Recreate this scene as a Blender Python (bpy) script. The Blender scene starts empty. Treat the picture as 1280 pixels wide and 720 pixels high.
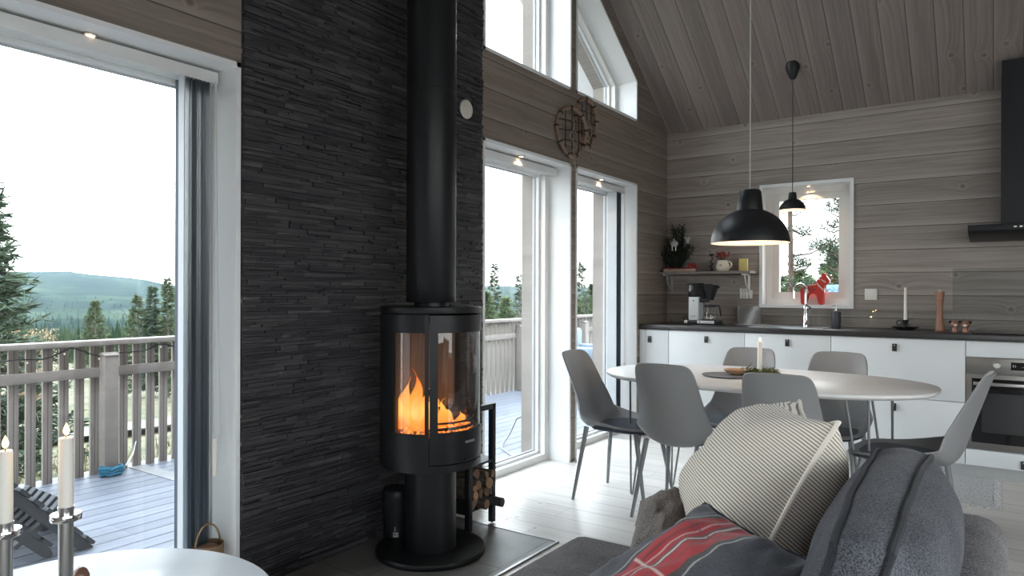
import bpy, bmesh, math, random
from mathutils import Vector, Matrix, noise
from math import sin, cos, pi, radians, sqrt
random.seed(7)
S = bpy.context.scene
C = S.collection
R = random.uniform

# ------------------------------------------------------------------ node helpers
def new_mat(name):
    m = bpy.data.materials.new(name); m.use_nodes = True
    nt = m.node_tree
    return m, nt, nt.nodes['Principled BSDF']
class N:
    """tiny helper round a node tree"""
    def __init__(s, nt): s.nt = nt
    def n(s, t, **k):
        nd = s.nt.nodes.new('ShaderNode' + t)
        for a, b in k.items(): setattr(nd, a, b)
        return nd
    def l(s, a, b): s.nt.links.new(a, b)
    def put(s, sock, v):
        if hasattr(v, 'is_output') or hasattr(v, 'links'): s.l(v, sock)
        else: sock.default_value = v
    def math(s, op, a, b=0.0, c=None, clamp=False):
        nd = s.n('Math', operation=op); nd.use_clamp = clamp
        s.put(nd.inputs[0], a); s.put(nd.inputs[1], b)
        if c is not None: s.put(nd.inputs[2], c)
        return nd.outputs[0]
    def comb(s, x, y, z):
        nd = s.n('CombineXYZ'); s.put(nd.inputs[0], x); s.put(nd.inputs[1], y); s.put(nd.inputs[2], z)
        return nd.outputs[0]
    def sep(s, v):
        nd = s.n('SeparateXYZ'); s.l(v, nd.inputs[0]); return nd.outputs
    def noise(s, vec, scale=5, detail=3, rough=.5, dist=0.0):
        nd = s.n('TexNoise'); s.l(vec, nd.inputs['Vector'])
        nd.inputs['Scale'].default_value = scale; nd.inputs['Detail'].default_value = detail
        nd.inputs['Roughness'].default_value = rough; nd.inputs['Distortion'].default_value = dist
        return nd.outputs[0]
    def ramp(s, f, stops, interp='LINEAR'):
        nd = s.n('ValToRGB'); s.l(f, nd.inputs[0]); cr = nd.color_ramp; cr.interpolation = interp
        while len(cr.elements) < len(stops): cr.elements.new(1)
        for e, (p, c) in zip(cr.elements, stops):
            e.position = p; e.color = (*c, 1) if len(c) == 3 else c
        return nd.outputs[0]
    def mix(s, f, a, b, blend='MIX'):
        nd = s.n('Mix', data_type='RGBA', blend_type=blend)
        s.put(nd.inputs[0], f)
        for i, v in ((6, a), (7, b)):
            if isinstance(v, tuple): nd.inputs[i].default_value = (*v, 1) if len(v) == 3 else v
            else: s.l(v, nd.inputs[i])
        return nd.outputs[2]
    def step(s, f, a, b):
        nd = s.n('MapRange', interpolation_type='SMOOTHSTEP'); s.put(nd.inputs[0], f)
        nd.inputs[1].default_value = a; nd.inputs[2].default_value = b
        return nd.outputs[0]
    def bump(s, h, strength=.3, dist=.01):
        nd = s.n('Bump'); s.l(h, nd.inputs['Height']); nd.inputs['Strength'].default_value = strength
        nd.inputs['Distance'].default_value = dist
        return nd.outputs[0]
    def coord(s, out='Object'): return s.n('TexCoord').outputs[out]

def plain(name, col, rough=.5, metal=0.0, var=.0, vscale=8, bump=0.0, bscale=60, spec=None):
    m, nt, p = new_mat(name); k = N(nt)
    p.inputs['Roughness'].default_value = rough; p.inputs['Metallic'].default_value = metal
    if spec is not None: p.inputs['Specular IOR Level'].default_value = spec
    co = k.coord()
    v = max(var, .03)
    f = k.noise(co, vscale, 4)
    k.l(k.mix(f, tuple(c * (1 - v) for c in col), tuple(min(1, c * (1 + v)) for c in col)), p.inputs['Base Color'])
    if bump: k.l(k.bump(k.noise(co, bscale, 3), bump, .004), p.inputs['Normal'])
    return m

def wood_planks(name, along, across, width, dark, light, edge=None, rough=.6, tint=.22, knots=True, groove=.5,
                seam=0.0, offset=0.0, spec=.35, edgew=.05, gap=.0045, streak=.35):
    m, nt, p = new_mat(name); k = N(nt)
    co = k.sep(k.coord()); A = co[along]; Cc = k.math('ADD', co[across], offset)
    q = k.math('DIVIDE', Cc, width); idn = k.math('FLOOR', q); fr = k.math('FRACT', q)
    wn = k.n('TexWhiteNoise', noise_dimensions='1D'); k.l(idn, wn.inputs['W']); val = wn.outputs[0]
    wn2 = k.n('TexWhiteNoise', noise_dimensions='1D'); k.l(k.math('ADD', idn, .37), wn2.inputs['W']); val2 = wn2.outputs[0]
    if seam:
        a2 = k.math('DIVIDE', k.math('ADD', A, k.math('MULTIPLY', val, seam)), seam)
        sid = k.math('FLOOR', a2); sfr = k.math('FRACT', a2)
        wn3 = k.n('TexWhiteNoise', noise_dimensions='2D'); k.l(k.comb(sid, idn, 0), wn3.inputs['Vector']); tv = wn3.outputs[0]
    else: tv = val2
    Ash = k.math('ADD', A, k.math('MULTIPLY', tv, 41.0))
    # knots
    kv = k.comb(k.math('DIVIDE', Ash, .42), k.math('ADD', k.math('MULTIPLY', fr, width / .42), k.math('MULTIPLY', idn, 3.0)), 0)
    vo = k.n('TexVoronoi', voronoi_dimensions='2D', feature='F1'); k.l(kv, vo.inputs['Vector']); vo.inputs['Scale'].default_value = 1
    d = vo.outputs['Distance']
    bulge = k.math('POWER', 2.718, k.math('MULTIPLY', d, -9.0))
    gy = k.math('ADD', k.math('MULTIPLY', fr, width * 26), k.math('MULTIPLY', bulge, 1.5))
    g = k.noise(k.comb(k.math('MULTIPLY', Ash, .7), gy, k.math('MULTIPLY', idn, 5.3)), 2.2, 5, .6, .35)
    fine = k.noise(k.comb(k.math('MULTIPLY', Ash, 2.5), k.math('MULTIPLY', gy, 4), idn), 3, 3, .6)
    big = k.noise(k.comb(k.math('MULTIPLY', Ash, 1.1), k.math('MULTIPLY', fr, 1.5), k.math('MULTIPLY', idn, 2.1)), 1.5, 2)
    f = k.math('ADD', k.math('MULTIPLY', g, .62), k.math('ADD', k.math('MULTIPLY', fine, .2), k.math('MULTIPLY', big, .25)))
    col = k.ramp(f, [(.36, dark), (.68, light)])
    # worn pale streaks along the grain
    stv = k.noise(k.comb(k.math('MULTIPLY', Ash, 1.6), k.math('MULTIPLY', gy, 7), k.math('MULTIPLY', idn, 3.1)), 1.0, 3, .6)
    col = k.mix(k.math('MULTIPLY', k.step(stv, .62, .74), streak), col, tuple(min(1, c * 1.45) for c in light))
    if knots:
        kk = k.math('MULTIPLY', k.step(d, .042, .012), .55)
        ring = k.math('MULTIPLY', k.step(k.math('ABSOLUTE', k.math('SUBTRACT', d, .058)), .02, .002), .30)
        col = k.mix(kk, col, tuple(c * .55 for c in dark)); col = k.mix(ring, col, tuple(min(1, c * 1.3) for c in light))
    tn = k.math('ADD', k.math('MULTIPLY', tv, tint), 1 - tint / 2)
    col = k.mix(1.0, col, k.comb(tn, tn, tn), 'MULTIPLY')
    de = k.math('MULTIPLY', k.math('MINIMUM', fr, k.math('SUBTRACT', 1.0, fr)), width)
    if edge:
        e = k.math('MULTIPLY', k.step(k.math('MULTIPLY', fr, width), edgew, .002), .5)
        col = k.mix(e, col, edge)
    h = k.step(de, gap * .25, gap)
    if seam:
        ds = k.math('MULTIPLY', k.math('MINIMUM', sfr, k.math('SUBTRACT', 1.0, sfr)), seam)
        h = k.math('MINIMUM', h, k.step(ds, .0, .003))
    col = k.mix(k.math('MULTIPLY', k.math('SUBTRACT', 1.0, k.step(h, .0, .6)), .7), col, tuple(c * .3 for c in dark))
    hh = k.math('ADD', h, k.math('MULTIPLY', g, .12))
    k.l(col, p.inputs['Base Color']); k.l(k.bump(hh, groove, .008), p.inputs['Normal'])
    p.inputs['Roughness'].default_value = rough; p.inputs['Specular IOR Level'].default_value = spec
    return m

def fabric(name, c1, c2, wscale=420, fuzz=.35, bump=.25):
    m, nt, p = new_mat(name); k = N(nt); co = k.coord()
    a = k.noise(co, wscale, 2, .7); b = k.noise(co, 9, 3)
    f = k.math('ADD', k.math('MULTIPLY', a, .85), k.math('MULTIPLY', b, .2))
    k.l(k.ramp(f, [(.40, c1), (.66, c2)]), p.inputs['Base Color'])
    p.inputs['Roughness'].default_value = .95; p.inputs['Specular IOR Level'].default_value = .15
    p.inputs['Sheen Weight'].default_value = fuzz * .25; p.inputs['Sheen Roughness'].default_value = .5
    k.l(k.bump(a, bump, .002), p.inputs['Normal'])
    return m

def emis(name, col, strength):
    m = bpy.data.materials.new(name); m.use_nodes = True; nt = m.node_tree
    nt.nodes.remove(nt.nodes['Principled BSDF']); k = N(nt)
    e = k.n('Emission'); e.inputs[0].default_value = (*col, 1); e.inputs[1].default_value = strength
    k.l(e.outputs[0], nt.nodes['Material Output'].inputs[0])
    return m

def pane_mat(name, tint=(.97, .985, .98), ior=1.45, rough=0.0):
    m = bpy.data.materials.new(name); m.use_nodes = True; nt = m.node_tree
    nt.nodes.remove(nt.nodes['Principled BSDF']); k = N(nt)
    lw = k.n('LayerWeight'); lw.inputs[0].default_value = .5
    f0 = ((ior - 1) / (ior + 1)) ** 2     # Schlick, the same from both sides of the thin pane
    fr = k.math('ADD', k.math('MULTIPLY', k.math('POWER', lw.outputs['Facing'], 5.0), 1 - f0), f0)
    t = k.n('BsdfTransparent'); t.inputs[0].default_value = (*tint, 1)
    g = k.n('BsdfGlossy'); g.inputs[1].default_value = rough
    x = k.n('MixShader'); k.l(fr, x.inputs[0]); k.l(t.outputs[0], x.inputs[1]); k.l(g.outputs[0], x.inputs[2])
    k.l(x.outputs[0], nt.nodes['Material Output'].inputs[0])
    return m

M = {}
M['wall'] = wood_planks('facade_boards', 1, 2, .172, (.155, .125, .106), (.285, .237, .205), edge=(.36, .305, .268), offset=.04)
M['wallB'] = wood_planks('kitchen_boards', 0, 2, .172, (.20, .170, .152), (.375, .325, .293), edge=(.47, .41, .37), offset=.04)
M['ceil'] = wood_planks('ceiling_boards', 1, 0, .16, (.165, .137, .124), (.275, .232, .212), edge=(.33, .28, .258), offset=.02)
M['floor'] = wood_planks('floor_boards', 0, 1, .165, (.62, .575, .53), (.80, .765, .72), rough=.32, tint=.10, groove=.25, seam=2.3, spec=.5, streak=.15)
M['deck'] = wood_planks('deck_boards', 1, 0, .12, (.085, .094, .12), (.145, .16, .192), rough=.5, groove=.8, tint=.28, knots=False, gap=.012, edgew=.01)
M['rail'] = plain('weathered_timber', (.21, .185, .165), .8, var=.3, vscale=14, bump=.3)
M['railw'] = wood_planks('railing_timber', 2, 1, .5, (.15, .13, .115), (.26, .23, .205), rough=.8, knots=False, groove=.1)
M['white'] = plain('white_paint', (.80, .81, .81), .42)
M['frame'] = plain('window_frame_paint', (.76, .755, .73), .4)
M['pinkwhite'] = plain('white_stained_pine', (.76, .73, .69), .5, var=.05)
M['glass'] = pane_mat('window_glass')
M['cleargl'] = pane_mat('clear_glass', (.95, .96, .96), 1.5)
M['stoveglass'] = pane_mat('stove_glass', (.86, .84, .82), 1.75)
M['black'] = plain('matt_black_metal', (.012, .013, .015), .45, 0.0, spec=.4)
M['blackg'] = plain('gloss_black', (.008, .008, .009), .08)
M['stove'] = plain('stove_steel', (.010, .011, .0125), .40, 0.0, bump=.05, bscale=300, spec=.3)
M['cab'] = plain('cabinet_lacquer', (.70, .725, .74), .38)
M['kick'] = plain('plinth_grey', (.42, .43, .43), .4)
M['steel'] = plain('brushed_steel', (.55, .55, .54), .28, 1.0)
M['ovensteel'] = plain('oven_steel', (.30, .29, .275), .36, 1.0)
M['chrome'] = plain('chrome', (.85, .86, .87), .07, 1.0)
M['top'] = plain('worktop_laminate', (.028, .026, .027), .34, var=.25, vscale=120)
M['table'] = plain('table_laminate', (.83, .82, .81), .34, var=.03)
M['ctable'] = plain('coffee_table_white', (.78, .80, .82), .2)
M['leg'] = plain('grey_lacquer_metal', (.24, .245, .255), .4, .2)
M['chair'] = plain('grey_shell_plastic', (.245, .247, .253), .5)
M['pad'] = fabric('dark_felt', (.045, .052, .07), (.10, .11, .135))
M['leather'] = plain('black_leather', (.02, .019, .018), .5, bump=.2)
M['wax'] = plain('candle_wax', (.86, .83, .77), .45)
M['wax'].node_tree.nodes['Principled BSDF'].inputs['Subsurface Weight'].default_value = .25
M['wax'].node_tree.nodes['Principled BSDF'].inputs['Subsurface Radius'].default_value = (.02, .012, .006)
M['wick'] = plain('wick', (.02, .018, .016), .9)
M['flame'] = emis('candle_flame', (1.0, .62, .25), 5)
M['warm'] = emis('lamp_bulb', (1.0, .72, .42), 8)
M['downl'] = emis('downlight_lens', (1.0, .70, .42), 16)
M['lampin'] = plain('lamp_inner_white', (.85, .80, .72), .5)
M['sofa'] = fabric('charcoal_wool', (.045, .043, .046), (.25, .236, .24), 330)
M['sofab'] = fabric('anthracite_wool', (.022, .024, .031), (.14, .143, .162), 330)
M['brownf'] = fabric('taupe_linen', (.085, .073, .067), (.28, .245, .225), 330)
M['navyp'] = fabric('dark_piping', (.016, .017, .021), (.05, .052, .06), 600)
M['brown'] = plain('brown_wood', (.24, .125, .07), .45, var=.25, vscale=30)
M['mill'] = plain('walnut_turned', (.30, .145, .085), .35, var=.3, vscale=20)
M['copper'] = plain('copper_brown', (.33, .165, .11), .3, .3, var=.3, vscale=60)
M['red'] = plain('red_paint', (.56, .035, .025), .38)
M['redd'] = plain('dried_red_berries', (.28, .03, .025), .5, var=.4, vscale=50)
M['moss'] = plain('moss_green', (.10, .115, .045), .9, var=.5, vscale=40)
M['fir'] = plain('fir_needles', (.018, .03, .017), .8, var=.4, vscale=30)
M['bark'] = plain('dark_twig', (.06, .045, .034), .9, var=.4, vscale=60)
M['silver'] = plain('silver_ornament', (.36, .36, .36), .5, .1)
M['cream'] = plain('cream_ceramic', (.70, .64, .52), .25)
M['yellow'] = plain('yellow_card', (.60, .49, .17), .7, var=.08)
M['socket'] = plain('socket_plastic', (.78, .76, .70), .35)
M['soap'] = plain('dark_grey_ceramic', (.05, .055, .065), .5)
M['ash'] = plain('ash_grey', (.2, .2, .2), .9)
M['tarp'] = plain('blue_tarp', (.16, .27, .45), .6)
M['ropeb'] = plain('blue_rope', (.006, .10, .17), .7, var=.3, vscale=90)
M['cord'] = plain('pale_cord', (.55, .54, .52), .5)
M['cable'] = plain('grey_cable', (.24, .24, .25), .6)
M['slatdark'] = plain('dark_stained_wood', (.06, .063, .07), .7, var=.3, vscale=25)
M['vane'] = plain('blind_fabric', (.10, .125, .155), .40, var=.05)
M['vanel'] = plain('blind_fabric_pale', (.46, .48, .50), .6)
M['track'] = plain('blind_track', (.66, .66, .65), .45)
M['brass'] = plain('brass', (.42, .29, .15), .35, .8)
M['basket'] = plain('basket_wood', (.24, .15, .085), .6, var=.3, vscale=40)
M['vent'] = plain('vent_plastic', (.62, .59, .53), .5)
M['willow'] = plain('bent_willow', (.25, .165, .12), .55, var=.4, vscale=25)
M['hide'] = plain('rawhide_lashing', (.022, .018, .016), .8)
M['string'] = plain('hemp_string', (.30, .24, .18), .9)
M['slateplate'] = plain('grey_plate', (.20, .21, .23), .4)
M['barkpine'] = plain('pine_bark', (.085, .055, .042), .95, var=.4, vscale=8, bump=.6, bscale=20)
M['barkgrey'] = plain('spruce_bark', (.13, .11, .095), .95, var=.4, vscale=8)
M['needle'] = plain('needles_green', (.035, .058, .03), .8, var=.5, vscale=3)
M['needle2'] = plain('needles_olive', (.055, .075, .032), .8, var=.5, vscale=3)
M['needle3'] = plain('needles_pale', (.065, .095, .035), .8, var=.5, vscale=3)
M['twig'] = plain('autumn_twigs', (.26, .19, .12), .9, var=.4, vscale=6)
M['ironblue'] = plain('outdoor_fabric_blue', (.20, .25, .31), .8)
M['barlabel'] = plain('label_paper', (.55, .55, .52), .7)
M['ink'] = plain('label_ink', (.02, .02, .03), .7)
M['hearthgrout'] = plain('steel_strip', (.30, .30, .31), .35, .8)

# slate cladding: random tone per stone
m, nt, p = new_mat('slate_cladding'); k = N(nt)
geo = k.n('NewGeometry'); co = k.coord(); cs = k.sep(co)
st = k.comb(k.math('MULTIPLY', cs[0], 20), k.math('MULTIPLY', cs[1], 12), k.math('MULTIPLY', cs[2], 130))
nz = k.noise(st, 1.0, 4, .65); rnd = geo.outputs['Random Per Island']
f = k.math('ADD', k.math('MULTIPLY', rnd, .55), k.math('MULTIPLY', nz, .5))
k.l(k.ramp(f, [(.15, (.020, .019, .023)), (.5, (.040, .038, .043)), (.78, (.068, .065, .07)), (.97, (.17, .16, .165))]), p.inputs['Base Color'])
p.inputs['Roughness'].default_value = .62; p.inputs['Specular IOR Level'].default_value = .5
k.l(k.bump(nz, .7, .006), p.inputs['Normal']); M['slate'] = m
# hearth tiles
m, nt, p = new_mat('hearth_slate_tiles'); k = N(nt); co = k.coord(); cs = k.sep(co)
def tile(axis, size, off):
    q = k.math('DIVIDE', k.math('ADD', cs[axis], off), size); fr = k.math('FRACT', q)
    return k.math('FLOOR', q), k.math('MULTIPLY', k.math('MINIMUM', fr, k.math('SUBTRACT', 1.0, fr)), size)
ix, dx = tile(0, .40, 1.73 + .80); iy, dy = tile(1, .40, -2.79 + 4.0)
wn = k.n('TexWhiteNoise', noise_dimensions='2D'); k.l(k.comb(ix, iy, 0), wn.inputs['Vector'])
nz = k.noise(co, 6, 5, .6)
f = k.math('ADD', k.math('MULTIPLY', wn.outputs[0], .35), k.math('MULTIPLY', nz, .65))
col = k.ramp(f, [(.2, (.12, .115, .11)), (.8, (.235, .225, .21))])
gr = k.step(k.math('MINIMUM', dx, dy), .0015, .003)
k.l(k.mix(gr, (.05, .05, .05), col), p.inputs['Base Color']); p.inputs['Roughness'].default_value = .45
k.l(k.bump(k.math('ADD', gr, k.math('MULTIPLY', nz, .3)), .35, .004), p.inputs['Normal']); M['tile'] = m
# striped ticking / tartan pillows (UV), rag rug
def uvmat(name):
    m, nt, p = new_mat(name); k = N(nt); uv = k.sep(k.coord('UV'))
    p.inputs['Roughness'].default_value = .95; p.inputs['Specular IOR Level'].default_value = .1
    p.inputs['Sheen Weight'].default_value = .2
    return m, k, uv, p
m, k, uv, p = uvmat('striped_ticking')
nz = k.noise(k.coord(), 300, 2)
s_ = k.math('FRACT', k.math('ADD', k.math('MULTIPLY', uv[1], 66), k.math('MULTIPLY', nz, .12)))
st = k.step(k.math('ABSOLUTE', k.math('SUBTRACT', s_, .5)), .21, .12)
k.l(k.mix(st, (.78, .72, .635), (.17, .135, .115)), p.inputs['Base Color'])
k.l(k.bump(nz, .2, .002), p.inputs['Normal']); M['stripe'] = m
m, k, uv, p = uvmat('tartan_wool')
U, V = uv[0], uv[1]
nz = k.noise(k.coord(), 420, 2, .7); nz2 = k.noise(k.coord(), 9, 2)
Uw = U
def band(x, a, b, w=.006): return k.math('MULTIPLY', k.step(x, a - w, a + w), k.step(x, b + w, b - w))
col = k.ramp(nz, [(.3, (.055, .057, .067)), (.75, (.125, .128, .143))])
for a, b, c in ((.258, .266, (.45, .43, .40)), (.29, .43, (.44, .055, .06)), (.43, .47, (.19, .10, .11)), (.47, .60, (.46, .06, .065)),
                (.345, .357, (.16, .06, .07)), (.385, .395, (.62, .42, .41)), (.447, .46, (.66, .6, .56)), (.52, .53, (.20, .08, .09)), (.60, .625, (.10, .09, .085)), (.642, .652, (.5, .48, .45))):
    col = k.mix(k.math('MULTIPLY', band(Uw, a, b), .92), col, c)
red = band(Uw, .29, .6)
for a, b, c in ((.52, .535, (.72, .62, .56)), (.66, .672, (.2, .09, .1)), (.20, .21, (.2, .09, .1))):
    col = k.mix(k.math('MULTIPLY', k.math('MULTIPLY', band(V, a, b), red), .75), col, c)
k.l(col, p.inputs['Base Color']); k.l(k.bump(nz, .3, .002), p.inputs['Normal']); M['tartan'] = m
m, k, uv, p = uvmat('rag_rug')
co = k.coord(); cs = k.sep(co)
a = k.noise(k.comb(k.math('MULTIPLY', cs[0], 260), k.math('MULTIPLY', cs[1], 30), 0), 1, 2); b = k.noise(k.comb(k.math('MULTIPLY', cs[0], 120), k.math('MULTIPLY', cs[1], 160), 3), 1, 2)
k.l(k.ramp(k.math('ADD', k.math('MULTIPLY', a, .5), k.math('MULTIPLY', b, .55)), [(.38, (.16, .19, .26)), (.48, (.50, .50, .52)), (.60, (.76, .74, .72))]), p.inputs['Base Color'])
k.l(k.bump(a, .8, .01), p.inputs['Normal']); M['rug'] = m
# firewood
m, nt, p = new_mat('firewood'); k = N(nt); co = k.coord(); cs = k.sep(co)
rr = k.math('SQRT', k.math('ADD', k.math('POWER', cs[1], 2.0), k.math('POWER', cs[2], 2.0)))
oi = k.n('ObjectInfo').outputs['Random']
w_ = k.math('SINE', k.math('MULTIPLY', k.math('ADD', rr, k.math('MULTIPLY', k.noise(co, 30, 2), .006)), 900))
endc = k.mix(k.math('MULTIPLY', k.math('ADD', w_, 1.0), .3), k.ramp(oi, [(0, (.42, .25, .14)), (.5, (.22, .14, .09)), (1, (.12, .08, .06))]), (.16, .09, .05))
bark = k.ramp(k.noise(co, 40, 4), [(.3, (.05, .032, .024)), (.7, (.16, .11, .08))])
nrm = k.sep(k.n('NewGeometry').outputs['Normal'])
k.l(k.mix(k.step(k.math('ABSOLUTE', nrm[0]), .7, .9), bark, endc), p.inputs['Base Color']); p.inputs['Roughness'].default_value = .9; M['log'] = m
# fire
m = bpy.data.materials.new('fire_flames'); m.use_nodes = True; nt = m.node_tree; nt.nodes.remove(nt.nodes['Principled BSDF']); k = N(nt)
z = k.sep(k.coord('Generated'))[2]; lw = k.n('LayerWeight'); lw.inputs[0].default_value = .35
nz = k.noise(k.coord(), 14, 3)
e = k.n('Emission'); k.l(k.ramp(k.math('ADD', z, k.math('MULTIPLY', k.math('SUBTRACT', nz, .5), .5)), [(0, (1, .20, .02)), (.3, (1, .50, .10)), (.65, (1, .33, .05)), (1, (.9, .12, .015))]), e.inputs[0]); e.inputs[1].default_value = 1.7
t = k.n('BsdfTransparent'); x = k.n('MixShader')
k.l(k.math('ADD', k.math('MULTIPLY', lw.outputs['Facing'], .9), k.math('MULTIPLY', z, .35), clamp=True), x.inputs[0]); k.l(e.outputs[0], x.inputs[1]); k.l(t.outputs[0], x.inputs[2])
k.l(x.outputs[0], nt.nodes['Material Output'].inputs[0]); M['fire'] = m
m, nt, p = new_mat('glowing_embers'); k = N(nt); nz = k.noise(k.coord(), 60, 3, .7)
k.l(k.ramp(nz, [(.4, (.03, .02, .018)), (.6, (.25, .08, .03))]), p.inputs['Base Color'])
k.l(k.ramp(nz, [(.42, (.02, 0, 0)), (.58, (1, .22, .03))]), p.inputs['Emission Color']); p.inputs['Emission Strength'].default_value = 3.0; M['ember'] = m
M['firebrick'] = plain('firebox_boards', (.20, .165, .14), .85, var=.15, vscale=12)
M['charlog'] = plain('charred_wood', (.04, .03, .025), .9, var=.5, vscale=40)
# terrain
m, nt, p = new_mat('meadow_ground'); k = N(nt); co = k.coord()
a = k.noise(co, .9, 5, .7); b = k.noise(co, 7, 4, .7)
f = k.math('ADD', k.math('MULTIPLY', a, .5), k.math('MULTIPLY', b, .5))
k.l(k.ramp(f, [(.38, (.02, .03, .011)), (.47, (.05, .055, .02)), (.55, (.10, .085, .045)), (.66, (.14, .115, .07))]), p.inputs['Base Color'])
p.inputs['Roughness'].default_value = .95; M['ground'] = m
m, nt, p = new_mat('forested_hills'); k = N(nt); co = k.coord()
a = k.noise(co, .0032, 4, .6); b = k.noise(co, .022, 4, .75)
f = k.math('ADD', k.math('MULTIPLY', a, .6), k.math('MULTIPLY', b, .4))
k.l(k.ramp(f, [(.36, (.003, .008, .006)), (.48, (.012, .024, .014)), (.60, (.04, .055, .03))]), p.inputs['Base Color'])
p.inputs['Roughness'].default_value = 1.0; p.inputs['Specular IOR Level'].default_value = 0; M['hills'] = m
M['gravel'] = plain('gravel_track', (.12, .12, .125), .95, var=.2, vscale=3)
M['grass'] = plain('dry_grass', (.12, .105, .05), .9, var=.6, vscale=2)

# ------------------------------------------------------------------ mesh helpers
class B:
    def __init__(s): s.bm = bmesh.new(); s.uv = None
    def box(s, x0, x1, y0, y1, z0, z1, bev=0.0, seg=2, mat=None):
        r = bmesh.ops.create_cube(s.bm, size=1.0)
        T = Matrix.Translation(((x0 + x1) / 2, (y0 + y1) / 2, (z0 + z1) / 2)) @ Matrix.Diagonal((abs(x1 - x0), abs(y1 - y0), abs(z1 - z0), 1))
        if mat is not None: T = mat @ T
        bmesh.ops.transform(s.bm, matrix=T, verts=r['verts'])
        if bev:
            es = list({e for v in r['verts'] for e in v.link_edges})
            bmesh.ops.bevel(s.bm, geom=es, offset=bev, segments=seg, affect='EDGES', profile=.5)
        return s
    def rings(s, rings, cap0=True, cap1=True, closed=False):
        vs = [[s.bm.verts.new(p) for p in r] for r in rings]
        n = len(vs[0]); m_ = len(vs)
        for i in range(m_ if closed else m_ - 1):
            a, b = vs[i], vs[(i + 1) % m_]
            for j in range(n):
                s.bm.faces.new((a[j], a[(j + 1) % n], b[(j + 1) % n], b[j]))
        if not closed:
            if cap0: s.bm.faces.new(list(reversed(vs[0])))
            if cap1: s.bm.faces.new(vs[-1])
        return s
    def lathe(s, prof, c=(0, 0, 0), seg=32, mat=None):
        # prof: (r, z) going along the surface; r == 0 makes a pole
        T = (mat or Matrix.Identity(4)) @ Matrix.Translation(c) if mat is None else mat
        vs = []
        for r, z in prof:
            if r <= 1e-6: vs.append([s.bm.verts.new(T @ Vector((0, 0, z)))])
            else: vs.append([s.bm.verts.new(T @ Vector((r * cos(2 * pi * i / seg), r * sin(2 * pi * i / seg), z))) for i in range(seg)])
        for a, b in zip(vs, vs[1:]):
            for j in range(seg):
                k2 = (j + 1) % seg
                if len(a) == 1 and len(b) == 1: break
                if len(a) == 1: s.bm.faces.new((a[0], b[k2], b[j])) if False else s.bm.faces.new((a[0], b[j], b[k2]))
                elif len(b) == 1: s.bm.faces.new((a[j], b[0], a[k2])) if False else s.bm.faces.new((a[j], b[0], a[k2]))
                else: s.bm.faces.new((a[j], b[j], b[k2], a[k2]))
        return s
    def tube(s, pts, r, seg=10, closed=False, cap=True):
        pts = [Vector(p) for p in pts]; n = len(pts)
        rad = r if isinstance(r, (list, tuple)) else [r] * n
        rings = []; up = None
        for i, p in enumerate(pts):
            if closed: d = pts[(i + 1) % n] - pts[i - 1]
            else: d = pts[min(i + 1, n - 1)] - pts[max(i - 1, 0)]
            d.normalize()
            if up is None:
                up = Vector((0, 0, 1)) if abs(d.z) < .9 else Vector((1, 0, 0))
            u = d.cross(up)
            if u.length < 1e-6: u = d.cross(Vector((0, 1, 0)))
            u.normalize(); v = u.cross(d); up = v.copy()
            rings.append([p + (u * cos(2 * pi * j / seg) + v * sin(2 * pi * j / seg)) * rad[i] for j in range(seg)])
        return s.rings(rings, cap, cap, closed)
    def prism(s, poly, axis, d0, d1, bev=0.0):
        # poly in the two remaining axes (in x,y,z order)
        def P(a, b, d): return {'x': (d, a, b), 'y': (a, d, b), 'z': (a, b, d)}[axis]
        v0 = [s.bm.verts.new(P(a, b, d0)) for a, b in poly]; v1 = [s.bm.verts.new(P(a, b, d1)) for a, b in poly]
        fs = [s.bm.faces.new(v0), s.bm.faces.new(list(reversed(v1)))]
        n = len(poly)
        for i in range(n): fs.append(s.bm.faces.new((v0[i], v1[i], v1[(i + 1) % n], v0[(i + 1) % n])))
        if bev:
            es = list({e for f in fs for e in f.edges})
            bmesh.ops.bevel(s.bm, geom=es, offset=bev, segments=2, affect='EDGES')
        return s
    def sphere(s, c, r, u=16, v=10, sc=(1, 1, 1)):
        q = bmesh.ops.create_uvsphere(s.bm, u_segments=u, v_segments=v, radius=1)
        bmesh.ops.transform(s.bm, matrix=Matrix.Translation(c) @ Matrix.Diagonal((r * sc[0], r * sc[1], r * sc[2], 1)), verts=q['verts'])
        return s
    def raw(s, verts, faces):
        vs = [s.bm.verts.new(v) for v in verts]
        for f in faces: s.bm.faces.new([vs[i] for i in f])
        return s

def origin(p):
    o = Vector((0, 0, 0))
    while p is not None: o += p.location; p = p.parent
    return o
def obj(name, b, mat, parent=None, smooth=True, local=False, at=None, ang=35):
    """link builder b as ONE mesh object. World coordinates unless local; at = origin of a top-level mesh."""
    bmesh.ops.recalc_face_normals(b.bm, faces=b.bm.faces[:])
    me = bpy.data.meshes.new(name)
    o0 = Vector(at) if at is not None else (origin(parent) if parent is not None else Vector((0, 0, 0)))
    if not local and o0.length > 0: bmesh.ops.translate(b.bm, vec=-o0, verts=b.bm.verts[:])
    b.bm.to_mesh(me); b.bm.free()
    if smooth:
        me.polygons.foreach_set('use_smooth', [True] * len(me.polygons)); me.set_sharp_from_angle(angle=radians(ang))
    me.materials.append(M[mat] if isinstance(mat, str) else mat)
    o = bpy.data.objects.new(name, me); C.objects.link(o)
    if parent is not None: o.parent = parent
    elif at is not None: o.location = at
    return o
def tag(o, label, cat, group=None):
    o['label'] = label; o['category'] = cat
    if group: o['group'] = group
    return o
def thing(name, label, cat, loc=(0, 0, 0), rotz=0.0, group=None):
    o = bpy.data.objects.new(name, None); o.empty_display_size = .1; C.objects.link(o)
    o.location = loc; o.rotation_euler = (0, 0, rotz)
    return tag(o, label, cat, group)
def struct(name, b, mat, smooth=False, parent=None):
    o = obj(name, b, mat, parent, smooth)
    if parent is None: o['kind'] = 'structure'
    return o
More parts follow.
